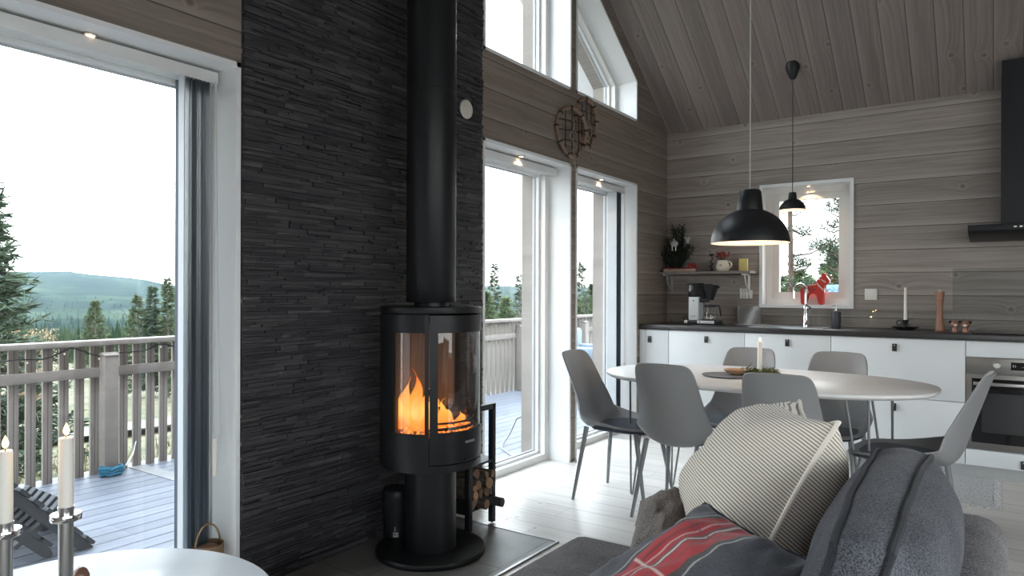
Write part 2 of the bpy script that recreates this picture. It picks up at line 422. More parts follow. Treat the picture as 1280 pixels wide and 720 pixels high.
def dup(root, loc, rotz, label, group=None):
    r = root.copy(); C.objects.link(r); r.location = loc; r.rotation_euler = (0, 0, rotz); r['label'] = label
    if group: r['group'] = group
    for ch in list(root.children):
        c = ch.copy(); C.objects.link(c); c.parent = r
        for g in list(ch.children):
            d = g.copy(); C.objects.link(d); d.parent = c
    return r
def light(name, kind, loc, energy, color, size=.05, rot=None):
    l = bpy.data.lights.new(name, kind); l.energy = energy; l.color = color
    if kind in ('POINT', 'SPOT'): l.shadow_soft_size = size
    o = bpy.data.objects.new(name, l); C.objects.link(o); o.location = loc
    if rot: o.rotation_euler = rot
    return o

# ------------------------------------------------------------------ room dimensions (metres, z up, floor = 0)
XA = -2.43          # window wall
YB = 5.916          # kitchen wall
YF = -1.116         # wall behind the camera
XR = 3.2
YM = 2.4            # ridge, centre of the chimney breast
ZE = 2.606; SL = .68
def zr(y): return ZE + SL * (YB - y) if y >= YM else ZE + SL * (y - YF)
XO = -2.83
DZ = 2.073; SZ = 2.585
def zt(y): return zr(y) - .125   # head of the gable windows

# floor, hearth
b = B(); b.box(XO, XR + .2, YF - .2, YB + .2, -.12, 0); struct('floor', b, 'floor')
b = B(); b.box(XA, -1.70, 1.72, 2.80, 0, .006, .001); struct('floor_hearth', b, 'tile')
b = B(); b.box(XA, -1.688, 2.80, 2.812, 0, .008); b.box(-1.70, -1.688, 1.70, 2.80, 0, .008); b.box(XA, -1.70, 1.708, 1.72, 0, .008); struct('trim_1', b, 'hearthgrout')

# window wall, split in vertical strips round its openings
doorsY = [(3.183, 4.192), (4.259, 5.272), (.608, 1.617), (-.472, .541)]
b = B()
cuts = sorted({YF, YB, YM, *[v for d in doorsY for v in d]})
for y0, y1 in zip(cuts, cuts[1:]):
    mid = (y0 + y1) / 2
    hole = any(a < mid < c for a, c in doorsY)
    if hole:
        b.prism([(y0, DZ), (y1, DZ), (y1, SZ), (y0, SZ)], 'x', XO, XA)
        b.prism([(y0, zt(y0)), (y1, zt(y1)), (y1, zr(y1) + .1), (y0, zr(y0) + .1)], 'x', XO, XA)
    else:
        b.prism([(y0, -.1), (y1, -.1), (y1, zr(y1) + .1), (y0, zr(y0) + .1)], 'x', XO, XA)
bmesh.ops.remove_doubles(b.bm, verts=b.bm.verts[:], dist=1e-4)
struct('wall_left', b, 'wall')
# kitchen wall with its window opening
WX0, WX1, WZ0, WZ1 = -1.605, -.917, 1.072, 2.062
b = B()
b.box(XO, WX0, YB, YB + .22, -.1, ZE + .1); b.box(WX1, XR + .2, YB, YB + .22, -.1, ZE + .1)
b.box(WX0, WX1, YB, YB + .22, -.1, WZ0); b.box(WX0, WX1, YB, YB + .22, WZ1, ZE + .1)
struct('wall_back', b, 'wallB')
# ceiling: two slopes
b = B()
b.prism([(YB + .2, ZE - .136), (YM, zr(YM)), (YM, zr(YM) + .2), (YB + .2, ZE + .1)], 'x', XO, XR + .2)
struct('ceiling', b, 'ceil')
b = B(); b.prism([(YF - .2, ZE - .136), (YF - .2, ZE + .1), (YM, zr(YM) + .2), (YM, zr(YM))], 'x', XO, XR + .2); struct('ceiling_rear', b, 'ceil')
# wall behind the camera and side wall, with unseen windows added for fill light
b = B()
FX0, FX1, FZ0, FZ1 = .35, 3.0, .5, 2.3
b.box(XO, FX0, YF - .2, YF, -.1, ZE + .1); b.box(FX1, XR + .2, YF - .2, YF, -.1, ZE + .1)
b.box(FX0, FX1, YF - .2, YF, -.1, FZ0); b.box(FX0, FX1, YF - .2, YF, FZ1, ZE + .1)
struct('wall_front', b, 'wallB')
b = B()
RY0, RY1, RZ0, RZ1 = -.9, 2.35, .4, 2.3
def gp(y0, y1, z0): b.prism([(y0, z0), (y1, z0), (y1, zr(y1) + .1), (y0, zr(y0) + .1)], 'x', XR, XR + .2)
gp(YF, RY0, -.1); gp(RY0, RY1, RZ1); gp(RY1, YM, -.1); gp(YM, YB, -.1)
b.box(XR, XR + .2, RY0, RY1, -.1, RZ0)
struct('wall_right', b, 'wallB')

b = B()
b.prism([(YB + .6, zr(YB + .6) - .02), (YM, zr(YM) - .02), (YM, zr(YM) + .16), (YB + .6, zr(YB + .6) + .16)], 'x', -3.12, XO)
b.prism([(YF - .6, zr(YF - .6) - .02), (YF - .6, zr(YF - .6) + .16), (YM, zr(YM) + .16), (YM, zr(YM) - .02)], 'x', -3.12, XO)
struct('trim_4', b, 'white')

# slate-clad chimney breast: every stone is real relief
b = B(); z = 0.0
y0s, y1s = 1.622, 3.158
while z < 5.1:
    h = random.choice((.008, .009, .010, .012, .014, .018)); y = y0s - R(0, .2)
    while y < y1s:
        L = random.choice((.05, .08, .12, .17, .24)) * R(.8, 1.2)
        a0, a1 = max(y, y0s), min(y + L, y1s)
        if y1s - a1 < .02: a1 = y1s
        if a1 - a0 > .008:
            ztop = min(z + h, zr((a0 + a1) / 2))
            if ztop > z:
                d = .010 + R(0, .015)
                q = [XA + d + R(-.003, .003) for _ in range(4)]
                v = [(XA - .0, a0, z), (XA, a1, z), (XA, a1, ztop), (XA, a0, ztop), (q[0], a0 + .0005, z + .0005), (q[1], a1 - .0005, z + .0005), (q[2], a1 - .0005, ztop - .0008), (q[3], a0 + .0005, ztop - .0008)]
                b.raw(v, [(4, 5, 6, 7), (0, 1, 5, 4), (1, 2, 6, 5), (2, 3, 7, 6), (3, 0, 4, 7)])
        if a1 >= y1s: break
        y += L
    z += h
struct('trim_2', b, 'slate')

# ------------------------------------------------------------------ windows and glazed doors of the window wall
def lining_poly(nm, y0, y1, z0, z1a, z1b, parent, sill):
    """white reveal boards: jambs, head (sloping when z1a != z1b) and sill"""
    b = B(); t = .018; x0, x1 = -2.70, -2.424
    b.prism([(y0, z0), (y0 + t, z0), (y0 + t, z1a + (z1b - z1a) * t / (y1 - y0)), (y0, z1a)], 'x', x0, x1)
    b.prism([(y1 - t, z0), (y1, z0), (y1, z1b), (y1 - t, z1b + (z1a - z1b) * t / (y1 - y0))], 'x', x0, x1)
    b.prism([(y0, z1a - t), (y1, z1b - t), (y1, z1b), (y0, z1a)], 'x', x0, x1)
    if sill: b.box(x0, x1, y0, y1, z0, z0 + t)
    return obj(nm, b, 'white', parent, False)
def glazing(n, kind, y0, y1, z0, z1a, z1b, door):
    root = bpy.data.objects.new('%s_%d' % (kind, n), None); C.objects.link(root); root['kind'] = 'structure'
    root.location = (-2.65, (y0 + y1) / 2, z0)
    lining_poly('lining', y0, y1, z0, z1a, z1b, root, not door)
    ya, yb = y0 + .018, y1 - .018; sl = (z1b - z1a) / (y1 - y0)
    def top(y): return z1a + sl * (y - y0) - .018
    zb = z0 if door else z0 + .018
    def ring(bb, i0, i1, x0, x1, low0, low1):
        # picture-frame between inset i0 and i1
        bb.prism([(ya + i0, zb + low0), (ya + i1, zb + low0), (ya + i1, top(ya + i1) - i0), (ya + i0, top(ya + i0) - i0)], 'x', x0, x1)
        bb.prism([(yb - i1, zb + low0), (yb - i0, zb + low0), (yb - i0, top(yb - i0) - i0), (yb - i1, top(yb - i1) - i0)], 'x', x0, x1)
        bb.prism([(ya + i1, zb + low0), (yb - i1, zb + low0), (yb - i1, zb + low1), (ya + i1, zb + low1)], 'x', x0, x1)
        bb.prism([(ya + i1, top(ya + i1) - i1 * 1.0), (yb - i1, top(yb - i1) - i1), (yb - i1, top(yb - i1) - i0), (ya + i1, top(ya + i1) - i0)], 'x', x0, x1)
    b = B(); ring(b, 0, .045, -2.70, -2.60, 0, .045); obj('frame', b, 'frame', root, False)
    b = B(); ring(b, -.018, -.004, XO, -2.70, 0, .004); obj('outer_reveal', b, 'railw', root, False)
    b = B(); ring(b, .045, .062, -2.695, -2.645, .045, .062); obj('sash', b, 'white', root, False)
    b = B(); ring(b, .062, .068, -2.69, -2.672, .062, .07); obj('gasket', b, 'kick', root, False)
    b = B(); i = .062
    b.prism([(ya + i, zb + .06), (yb - i, zb + .06), (yb - i, top(yb - i) - i), (ya + i, top(ya + i) - i)], 'x', -2.684, -2.678)
    obj('pane', b, 'glass', root, False)
    return root
for i, (y0, y1) in enumerate(doorsY):
    glazing(i + 1, 'door', y0, y1, 0, DZ, DZ, True)
    glazing(i + 1, 'window', y0, y1, SZ, zt(y0), zt(y1), False)

# kitchen window
kw = bpy.data.objects.new('window_5', None); C.objects.link(kw); kw['kind'] = 'structure'; kw.location = (-1.261, YB, WZ0)
def frame_y(bb, x0, x1, z0, z1, w, ya, yb):
    bb.box(x0, x0 + w, ya, yb, z0, z1); bb.box(x1 - w, x1, ya, yb, z0, z1)
    bb.box(x0 + w, x1 - w, ya, yb, z0, z0 + w); bb.box(x0 + w, x1 - w, ya, yb, z1 - w, z1)
b = B(); frame_y(b, WX0 - .012, WX1 + .012, WZ0 - .012, WZ1 + .012, .026, YB - .012, YB); frame_y(b, WX0, WX1, WZ0, WZ1, .014, YB, YB + .10); obj('lining', b, 'white', kw, False)
b = B(); frame_y(b, WX0 + .014, WX1 - .014, WZ0 + .014, WZ1 - .014, .052, YB + .10, YB + .17); obj('frame', b, 'pinkwhite', kw, False)
b = B(); frame_y(b, WX0 + .066, WX1 - .066, WZ0 + .066, WZ1 - .066, .05, YB + .118, YB + .165); obj('sash', b, 'pinkwhite', kw, False)
b = B(); b.box(WX0 + .11, WX1 - .11, YB + .145, YB + .151, WZ0 + .11, WZ1 - .11); obj('pane', b, 'glass', kw, False)
# rear and side windows, out of view, put in to brighten the room
def fill_window(n, x0, x1, y0, y1, z0, z1, axis):
    r = bpy.data.objects.new('window_%d' % n, None); C.objects.link(r); r['kind'] = 'structure'; r.location = ((x0 + x1) / 2, (y0 + y1) / 2, z0)
    b = B()
    if axis == 'y':
        frame_y(b, x0, x1, z0, z1, .07, y0, y1); obj('frame', b, 'white', r, False)
        b = B(); b.box(x0 + .07, x1 - .07, (y0 + y1) / 2 - .003, (y0 + y1) / 2 + .003, z0 + .07, z1 - .07)
    else:
        b.box(x0, x1, y0, y0 + .07, z0, z1); b.box(x0, x1, y1 - .07, y1, z0, z1); b.box(x0, x1, y0, y1, z0, z0 + .07); b.box(x0, x1, y0, y1, z1 - .07, z1)
        obj('frame', b, 'white', r, False)
        b = B(); b.box((x0 + x1) / 2 - .003, (x0 + x1) / 2 + .003, y0 + .07, y1 - .07, z0 + .07, z1 - .07)
    obj('pane', b, 'glass', r, False)
fill_window(6, FX0, FX1, YF - .14, YF - .06, FZ0, FZ1, 'y')
fill_window(7, XR + .06, XR + .14, RY0, RY1, RZ0, RZ1, 'x')

# recessed spotlights in the reveals
spots = [((-2.534, 1.115, 2.055), 'small recessed spotlight over the big door beside the slate wall'),
         ((-2.50, 3.683, 2.055), 'small recessed spotlight over the glass door beside the stove'),
         ((-2.50, 4.786, 2.055), 'small recessed spotlight over the glass door behind the dining chair'),
         ((-1.247, YB + .05, WZ1 - .014), 'small recessed spotlight at the head of the kitchen window')]
for (x, y, z), lab in spots:
    t = thing('recessed_spotlight', lab, 'spotlight', (x, y, z), 0, 'recessed spotlights')
    b = B(); b.lathe([(.014, -.001), (.026, -.001), (.026, -.005), (.014, -.007)], (x, y, z), 24); obj('bezel', b, 'steel', t)
    b = B(); b.lathe([(0, -.004), (.014, -.004), (.014, -.001), (0, -.001)], (x, y, z), 20); obj('lens', b, 'downl', t)
    light('spot_lamp', 'SPOT', (x, y, z - .015), 1.5, (1, .66, .36), .012).data.spot_size = 2.0

# ------------------------------------------------------------------ vertical blinds
def blind(y0, y1, sy0, sy1, n, label, first, chain=None, ang=0.0, zb=.06):
    t = thing('vertical_blind', label, 'blind', (-2.55, (y0 + y1) / 2, 1.99), 0, 'vertical blinds')
    b = B(); b.box(-2.585, -2.525, y0, y1, 1.997, 2.045, .004); obj('headrail', b, 'track', t)
    b = B()
    for i in range(n):
        y = sy0 + (sy1 - sy0) * i / max(1, n - 1)
        if i == 0 and first: continue
        rows = []; an = ang + R(-.13, .13)
        for s_ in range(7):
            u = s_ / 6 - .5
            rows.append((-2.555 + u * .082 * cos(an), y + u * .082 * sin(an) + .009 * (1 - 4 * u * u)))
        ring = rows + [(a, c + .0012) for a, c in reversed(rows)]
        b.rings([[(a, c, zb) for a, c in ring], [(a, c, 1.995) for a, c in ring]])
    obj('vanes', b, 'vane', t)
    if first:
        b = B(); b.box(-2.596 if zb < .1 and sy0 > 2 else -2.552, -2.514, sy0 - .003, sy0, zb, 1.995); obj('end_vane', b, 'vanel', t)
    if chain:
        b = B(); yc = chain
        b.tube([(-2.50, yc, 1.997), (-2.50, yc, .62)], .0018, 6); b.tube([(-2.50, yc + .004, 1.997), (-2.50, yc + .014, 1.2), (-2.50, yc + .028, .63), (-2.50, yc + .016, .585), (-2.50, yc + .004, .60)], .0018, 6); obj('chain', b, 'cord', t)
        b = B(); b.box(-2.508, -2.492, yc - .009, yc + .009, .46, .61, .004); obj('chain_weight', b, 'socket', t)
    return t
blind(.64, 1.585, 1.44, 1.54, 9, 'slate blue vertical blind drawn to the edge of the big door', True, 1.555, radians(8))
blind(3.21, 4.165, 3.225, 3.30, 7, 'vertical blind whose white headrail crosses the door beside the stove', False)
blind(4.285, 5.245, 5.075, 5.15, 9, 'grey vertical blind bunched in the door reveal nearest the kitchen', True, 5.19, 0)

# ------------------------------------------------------------------ wood stove
sx, sy = -2.103, 2.372
stv = thing('wood_stove', 'black cylindrical wood stove burning on a round foot against the slate wall', 'stove', (sx, sy, .006))
sc3 = (sx, sy, 0)
b = B(); b.lathe([(0, .006), (.243, .006), (.247, .012), (.247, .026), (.243, .032), (0, .032)], sc3, 64); obj('base_plate', b, 'stove', stv)
b = B(); b.lathe([(.116, .03), (.116, .415), (0, .415)], sc3, 48); obj('pedestal', b, 'stove', stv)
Rs, Ri = .226, .216
def sector(b, a0, a1, z0, z1, r0=Ri, r1=Rs, step=3):
    n = max(1, int(abs(a1 - a0) / step)); ring = []
    for i in range(n + 1):
        a = radians(a0 + (a1 - a0) * i / n)
        ring.append([(sx + r0 * cos(a), sy + r0 * sin(a), z0), (sx + r1 * cos(a), sy + r1 * sin(a), z0), (sx + r1 * cos(a), sy + r1 * sin(a), z1), (sx + r0 * cos(a), sy + r0 * sin(a), z1)])
    b.rings(ring)
G0, G1 = .578, 1.006
b = B()
sector(b, 93, 267, .412, 1.083); sector(b, 55, 93, .412, G0); sector(b, 55, 93, G1, 1.083); sector(b, 50.6, 55, .412, 1.083)
sector(b, -93, -55, .412, G0); sector(b, -93, -55, G1, 1.083); sector(b, -55, -50.6, .412, 1.083)
sector(b, -50.6, 50.6, .412, .443); b.lathe([(0, .412), (Ri + .002, .412), (Ri + .002, .42), (0, .42)], sc3, 48)
obj('body', b, 'stove', stv)
b = B(); b.lathe([(0, 1.088), (Rs, 1.088), (Rs + .001, 1.091), (Rs + .001, 1.112), (Rs - .004, 1.116), (0, 1.116)], sc3, 64); obj('top_plate', b, 'stove', stv)
b = B()
sector(b, -49.8, -41, .448, 1.080, Ri, Rs + .002); sector(b, 41, 49.8, .448, 1.080, Ri, Rs + .002); sector(b, -41, 41, .448, G0 + .004, Ri, Rs + .002); sector(b, -41, 41, G1, 1.080, Ri, Rs + .002)
dr = obj('door', b, 'stove', stv)
b = B(); sector(b, -41, 41, G0, G1, Rs - .006, Rs - .003, 2); obj('door_glass', b, 'stoveglass', dr)
b = B(); b.box(sx + .218, sx + .231, sy - .035, sy + .035, .452, .464, .003); obj('door_handle', b, 'black', dr)
b = B(); sector(b, -8, 8, .528, .538, Rs + .002, Rs + .003); obj('badge', b, 'leg', dr)
b = B(); sector(b, -93, -55, G0, G1, Rs - .006, Rs - .003, 2); obj('side_glass', b, 'stoveglass', stv)
b = B(); sector(b, 55, 93, G0, G1, Rs - .006, Rs - .003, 2); obj('side_glass', b, 'stoveglass', stv)
# firebox: back boards between 100 and 260 degrees, floor, baffle
b = B()
for i in range(10): sector(b, 97 + i * 16.6, 97 + (i + 1) * 16.6 - .8, .55, 1.05, .185, .2, 4)
obj('firebox_lining', b, 'firebrick', stv)
b = B(); b.lathe([(0, .545), (.208, .545), (.208, .558), (0, .558)], sc3, 40); obj('firebox_floor', b, 'stove', stv)
b = B(); b.lathe([(0, 1.045), (.21, 1.045), (.21, 1.06), (0, 1.06)], sc3, 40); obj('baffle', b, 'stove', stv)
b = B(); sector(b, -44, 44, .585, .597, .19, .196); sector(b, -44, 44, .612, .62, .19, .196); obj('log_guard', b, 'black', stv)
b = B()
for i in range(70):
    a = R(0, 2 * pi); r = .17 * sqrt(R(0, 1)); q = R(.012, .026)
    b.sphere((sx + r * cos(a), sy + r * sin(a), .562 + R(0, .02)), q, 6, 5, (1.2, .9, .7))
obj('embers', b, 'ember', stv)
b = B()
for (p0, p1, r) in (((-.10, -.11, .60), (.08, .10, .64), .03), ((.09, -.12, .60), (-.08, .09, .70), .028), ((-.13, .02, .62), (.06, -.06, .74), .026)):
    v0, v1 = Vector((sx + p0[0], sy + p0[1], p0[2])), Vector((sx + p1[0], sy + p1[1], p1[2]))
    b.tube([v0.lerp(v1, i / 5) + Vector((R(-.003, .003), R(-.003, .003), 0)) for i in range(6)], [r * R(.85, 1.1) for _ in range(6)], 9)
obj('burning_log', b, 'charlog', stv)
def flame(b, c, h, r, lean=(0, 0), seed=0):
    rings = []; n = 14
    for i in range(n + 1):
        t = i / n; rr = r * (sin(pi * min(1, t * 1.05 + .12)) ** .8) * (1 - t) ** .45 + .0015
        o = Vector((noise.noise((t * 2.2, seed, 1)), noise.noise((t * 2.2, seed, 9)), 0)) * r * 1.3 * t
        ctr = Vector(c) + Vector((lean[0] * t * t, lean[1] * t * t, h * t)) + o
        rings.append([ctr + Vector((cos(2 * pi * j / 14) * rr * (1 + .3 * noise.noise((j * .9, t * 3, seed))), sin(2 * pi * j / 14) * rr, 0)) for j in range(14)])
    b.rings(rings)
b = B()
for i, (x, y, h, r, l) in enumerate([(.02, -.13, .27, .05, (-.01, .02)), (.07, -.12, .19, .04, (.01, .0)), (-.05, -.13, .16, .04, (0, .0)), (-.09, -.06, .22, .045, (0, 0)), (.09, -.03, .13, .035, (0, 0)), (.0, -.02, .20, .05, (0, 0)), (.04, .06, .12, .04, (0, 0)), (-.06, .08, .15, .04, (0, 0)), (.11, .07, .07, .03, (0, 0))]):
    flame(b, (sx + x, sy + y, .575), h, r, l, i * 3.1)
obj('flames', b, 'fire', stv)
light('fire_glow', 'POINT', (sx + .02, sy - .05, .68), 2.6, (1, .33, .08), .06)
b = B(); b.lathe([(.0, 1.114), (.078, 1.114), (.078, 1.14), (.0, 1.14)], sc3, 40); obj('flue_collar', b, 'stove', stv)
b = B(); zc = zr(sy) - .10
b.lathe([(0, 1.134), (.110, 1.134), (.112, 1.137), (.112, 2.078), (.1105, 2.08), (.1105, 2.083), (.112, 2.085), (.112, zc), (0, zc)], sc3, 56); obj('flue_pipe', b, 'stove', stv)

# ash can behind the stove
b = B(); ac = (-2.335, 2.395, .006)
can = thing('ash_can', 'black lidded can with a small white label tucked behind the stove foot', 'can', ac)
b.lathe([(0, 0), (.058, 0), (.062, .004), (.066, .205), (0, .205)], ac, 32); obj('can_body', b, 'black', can)
b = B(); b.lathe([(0, .206), (.069, .206), (.069, .232), (.062, .243), (.02, .248), (0, .248)], ac, 32); obj('lid', b, 'black', can)
b = B(); a0 = -50
def csec(b, r, a0, a1, z0, z1, c):
    n = 6; ring = []
    for i in range(n + 1):
        a = radians(a0 + (a1 - a0) * i / n)
        ring.append([(c[0] + q * cos(a), c[1] + q * sin(a), c[2] + zz) for q, zz in ((r, z0), (r + .0006, z0), (r + .0006, z1), (r, z1))])
    b.rings(ring)
csec(b, .0645, -62, -40, .03, .052, ac); csec(b, .0645, -57, -50, .060, .063, ac); csec(b, .0645, -55, -52.5, .063, .078, ac); lb = obj('label', b, 'barlabel', can)
b = B()
for i in range(9): csec(b, .0652, -61 + i * 2.2, -61 + i * 2.2 + R(.5, 1.4), .036, .05, ac)
obj('barcode', b, 'ink', lb)

# log rack
lr = thing('log_rack', 'tall black steel firewood rack standing between stove and door', 'firewood rack', (-2.26, 2.77, .006))
b = B(); X0, X1, Y0, Y1 = -2.40, -2.105, 2.655, 2.875; q = .028
for x in (X0, X1):
    for y in (Y0, Y1): b.box(x - q, x, y - (q if y == Y1 else 0), y + (q if y == Y0 else 0), .006, .61, .002)
    b.box(x - q, x, Y0, Y1, .584, .612, .002)
obj('frame', b, 'black', lr)
b = B(); b.box(X0, X1 - .03, Y0, Y1, .085, .093, .001); b.box(X0, X1, Y0 + .001, Y0 + .006, .085, .16); obj('shelf', b, 'black', lr)
b = B(); b.prism([(X0 - .02, .352), (X1, .318), (X1, .328), (X0 - .02, .362)], 'y', Y0 + .002, Y1 - .002); obj('kindling_tray', b, 'black', lr)
# firewood: each log its own thing
def make_log(r, L, split):
    b = B(); n = 12; ring0 = []
    ph = R(0, 6)
    for j in range(n):
        a = 2 * pi * j / n; rr = r * (1 + .1 * sin(2 * a + ph) + R(-.05, .05))
        p_ = [rr * cos(a), rr * sin(a)]
        if split and p_[1] > r * .25: p_[1] = r * .25 + R(-.002, .002)
        ring0.append(p_)
    rings = [[(-L / 2 + L * i / 4, y * R(.97, 1.03), z * R(.97, 1.03)) for y, z in ring0] for i in range(5)]
    return b.rings(rings)
y_ = 2.70; rows = []
zrow = .094; ci = 0; nl = 0
spotsl = []
while zrow < .30:
    y = 2.692
    hmax = 0
    while y < 2.845:
        r = R(.017, .031)
        if y + 2 * r > 2.862: r = max(.012, (2.862 - y) / 2)
        spotsl.append((y + r, zrow + r, r)); y += 2 * r + .001; hmax = max(hmax, 2 * r)
    zrow += hmax * .9
wh = ['lower', 'middle', 'upper']
for i, (y, z, r) in enumerate(spotsl):
    if z + r > .322 or (abs(y - 2.852) < r + .023 and abs(z - .117) < r + .023): continue
    L = R(.25, .29)
    b = make_log(r, L, random.random() < .35)
    xo = -2.105 - L / 2 + R(-.02, .02)
    o = obj('firewood_log', b, 'log', None, True, True, None, 50)
    o.location = (xo, y, z); o.rotation_euler = (R(0, 6.28), 0, R(-.03, .03))
    tag(o, 'split birch or pine firewood log stacked in the black rack', 'firewood', 'firewood logs in the rack')
b = make_log(.022, .26, False); o = obj('firewood_log', b, plain('grey_barked_log', (.06, .055, .055), .9, var=.4, vscale=40), None, True, True, None, 50); o.location = (-2.175, 2.852, .117)
tag(o, 'dark firewood log sticking out low at the door side of the rack', 'firewood')

# vent disc on the slate
t = thing('air_vent', 'round cream vent cover on the slate wall beside the flue', 'vent', (XA + .024, 2.996, 2.19))
RX = Matrix.Rotation(pi / 2, 4, 'Y')
b = B(); b.lathe([(.0, .012), (.046, .012), (.052, .007), (.053, .0), (0, 0)], seg=40, mat=Matrix.Translation((XA + .024, 2.996, 2.19)) @ RX); obj('cover', b, 'vent', t)
for a in range(3): b = B(); b.sphere((XA + .036, 2.996 + .03 * cos(a * 2.1 + .5), 2.19 + .03 * sin(a * 2.1 + .5)), .003, 8, 6); obj('screw', b, 'steel', t)

# ------------------------------------------------------------------ snowshoes on the wall
def snowshoe(c, ry, rz, yaw, label, tail):
    t = thing('snowshoe', label, 'snowshoe', c, yaw, 'old snowshoes on the wall')
    b = B(); n = 40
    P = lambda a, k=1.0: Vector((.012 * sin(2 * a), ry * k * cos(a), rz * k * sin(a) + (.015 * sin(a) ** 3)))
    b.tube([P(2 * pi * i / n) for i in range(n)], [.0135 + .002 * sin(i * 1.7) for i in range(n)], 8, True); obj('hoop', b, 'willow', t, local=True)
    b = B()
    for u in (-.45, .0, .45):
        h = sqrt(1 - u * u)
        b.tube([(.004, ry * u, -rz * h), (-.004, ry * u + .01, 0), (.004, ry * u, rz * h)], .0035, 5)
        b.tube([(.006, -ry * h, rz * u), (.0, 0, rz * u + .01), (.006, ry * h, rz * u)], .0035, 5)
    for i in range(9):
        a = 2 * pi * i / 9 + .2; p = P(a)
        tn = (P(a + .05) - P(a - .05)).normalized()
        b.tube([p - tn * .006, p + tn * .006], .0165, 8)
    obj('webbing', b, 'hide', t, local=True)
    b = B(); pts = []
    for i in range(22):
        s_ = i / 21; pts.append((.018 + .004 * sin(i), .02 * sin(s_ * 9) - .01, rz * .5 - s_ * (rz * 1.35)))
    b.tube(pts, .004, 5); b.tube([(.02, .01 + .03 * sin(i * .5), -.02 - .012 * i + .03 * cos(i * .5)) for i in range(14)], .0035, 5)
    if tail: b.tube([(.02, .0, -rz), (.02, .015, -rz - .07), (.02, .02, -rz - .13)], [.003, .004, .007], 6)
    obj('binding_cord', b, 'string', t, local=True)
snowshoe((XA + .05, 4.115, 2.275), .142, .15, radians(-14), 'round bent-willow snowshoe hanging in front, its cord dangling', True)
snowshoe((XA + .022, 4.37, 2.392), .128, .158, radians(-6), 'round bent-willow snowshoe hanging behind the other, higher up', False)

# ------------------------------------------------------------------ pendants
def pendant(c, R0, zrim, label):
    zc = zr(c[1]); t = thing('pendant_lamp', label, 'lamp', (c[0], c[1], zc), 0, 'black dome pendants')
    k_ = R0 / .2; P = lambda r, z: (r * k_, zrim + z * k_)
    prof = [P(.2, 0), P(.1995, .006)] + [P(.2 * cos(a), .184 * sin(a)) for a in [radians(x) for x in range(4, 71, 6)]] + [P(.0665, .174), P(.0665, .178), P(.0565, .272), P(.050, .281), P(.0, .284)]
    b = B(); b.lathe(prof, (c[0], c[1], 0), 56); sh = obj('shade', b, 'black', t)
    prof = [P(.2, 0)] + [P(.194 * cos(a), .001 + .178 * sin(a)) for a in [radians(x) for x in range(2, 71, 6)]] + [P(.062, .17), P(.05, .268), P(0, .27)]
    b = B(); b.lathe(prof, (c[0], c[1], 0), 56); obj('shade_lining', b, 'lampin', sh)
    b = B(); b.sphere((c[0], c[1], zrim + .09 * k_), .03 * min(1, k_ + .2), 16, 12); obj('bulb', b, 'warm', t)
    b = B(); b.tube([(c[0], c[1], zrim + .28 * k_), (c[0], c[1], zc - .05)], .0028, 8); obj('cord', b, 'cord' if R0 > .15 else 'black', t)
    b = B(); b.lathe([(0, zc - .10), (.012, zc - .10), (.022, zc - .092), (.05, zc - .02), (.05, zc + .03), (0, zc + .03)], (c[0], c[1], 0), 28); obj('canopy', b, 'black', t)
    light('pendant_light', 'POINT', (c[0], c[1], zrim + .03 * k_), 2.2 * k_ * k_, (1, .68, .38), .03)
pendant((-1.09, 3.80), .203, 1.448, 'large black dome pendant hanging low over the dining table')
pendant((-1.262, 5.50), .094, 1.806, 'small black dome pendant hanging in front of the kitchen window')

# ------------------------------------------------------------------ dining table
tcx, tcy = -1.05, 3.80
dt = thing('dining_table', 'oval white dining table on grey hairpin legs', 'table', (tcx, tcy, 0))
def oval(a, c, n=72, e=2.35):
    return [(abs(cos(t)) ** (2 / e) * a * (1 if cos(t) >= 0 else -1), abs(sin(t)) ** (2 / e) * c * (1 if sin(t) >= 0 else -1)) for t in [2 * pi * i / n for i in range(n)]]
b = B(); rings = []
for a, c, z in ((.78, .44, .697), (.82, .485, .705), (.838, .498, .716), (.84, .5, .724), (.838, .498, .729), (.834, .494, .731)):
    rings.append([(tcx + x, tcy + y, z) for x, y in oval(a, c)])
b.rings(rings); obj('tabletop', b, 'table', dt)
for fx, fy, dx, dy in ((-1.74, 3.72, .05, -.015), (-1.62, 4.04, .05, .015), (-.50, 3.70, -.05, -.015), (-.44, 4.04, -.05, .015)):
    b = B(); tx, ty = fx + dx, fy + dy
    for k_ in (-1, 1): b.tube([(tx + k_ * .05, ty + k_ * .012, .70), (fx + k_ * .006, fy, .012)], .0062, 8)
    b.box(tx - .07, tx + .07, ty - .035, ty + .035, .693, .698); b.tube([(fx - .008, fy, .012), (fx, fy, .0065), (fx + .008, fy, .012)], .0063, 8)
    obj('leg', b, 'leg', dt)

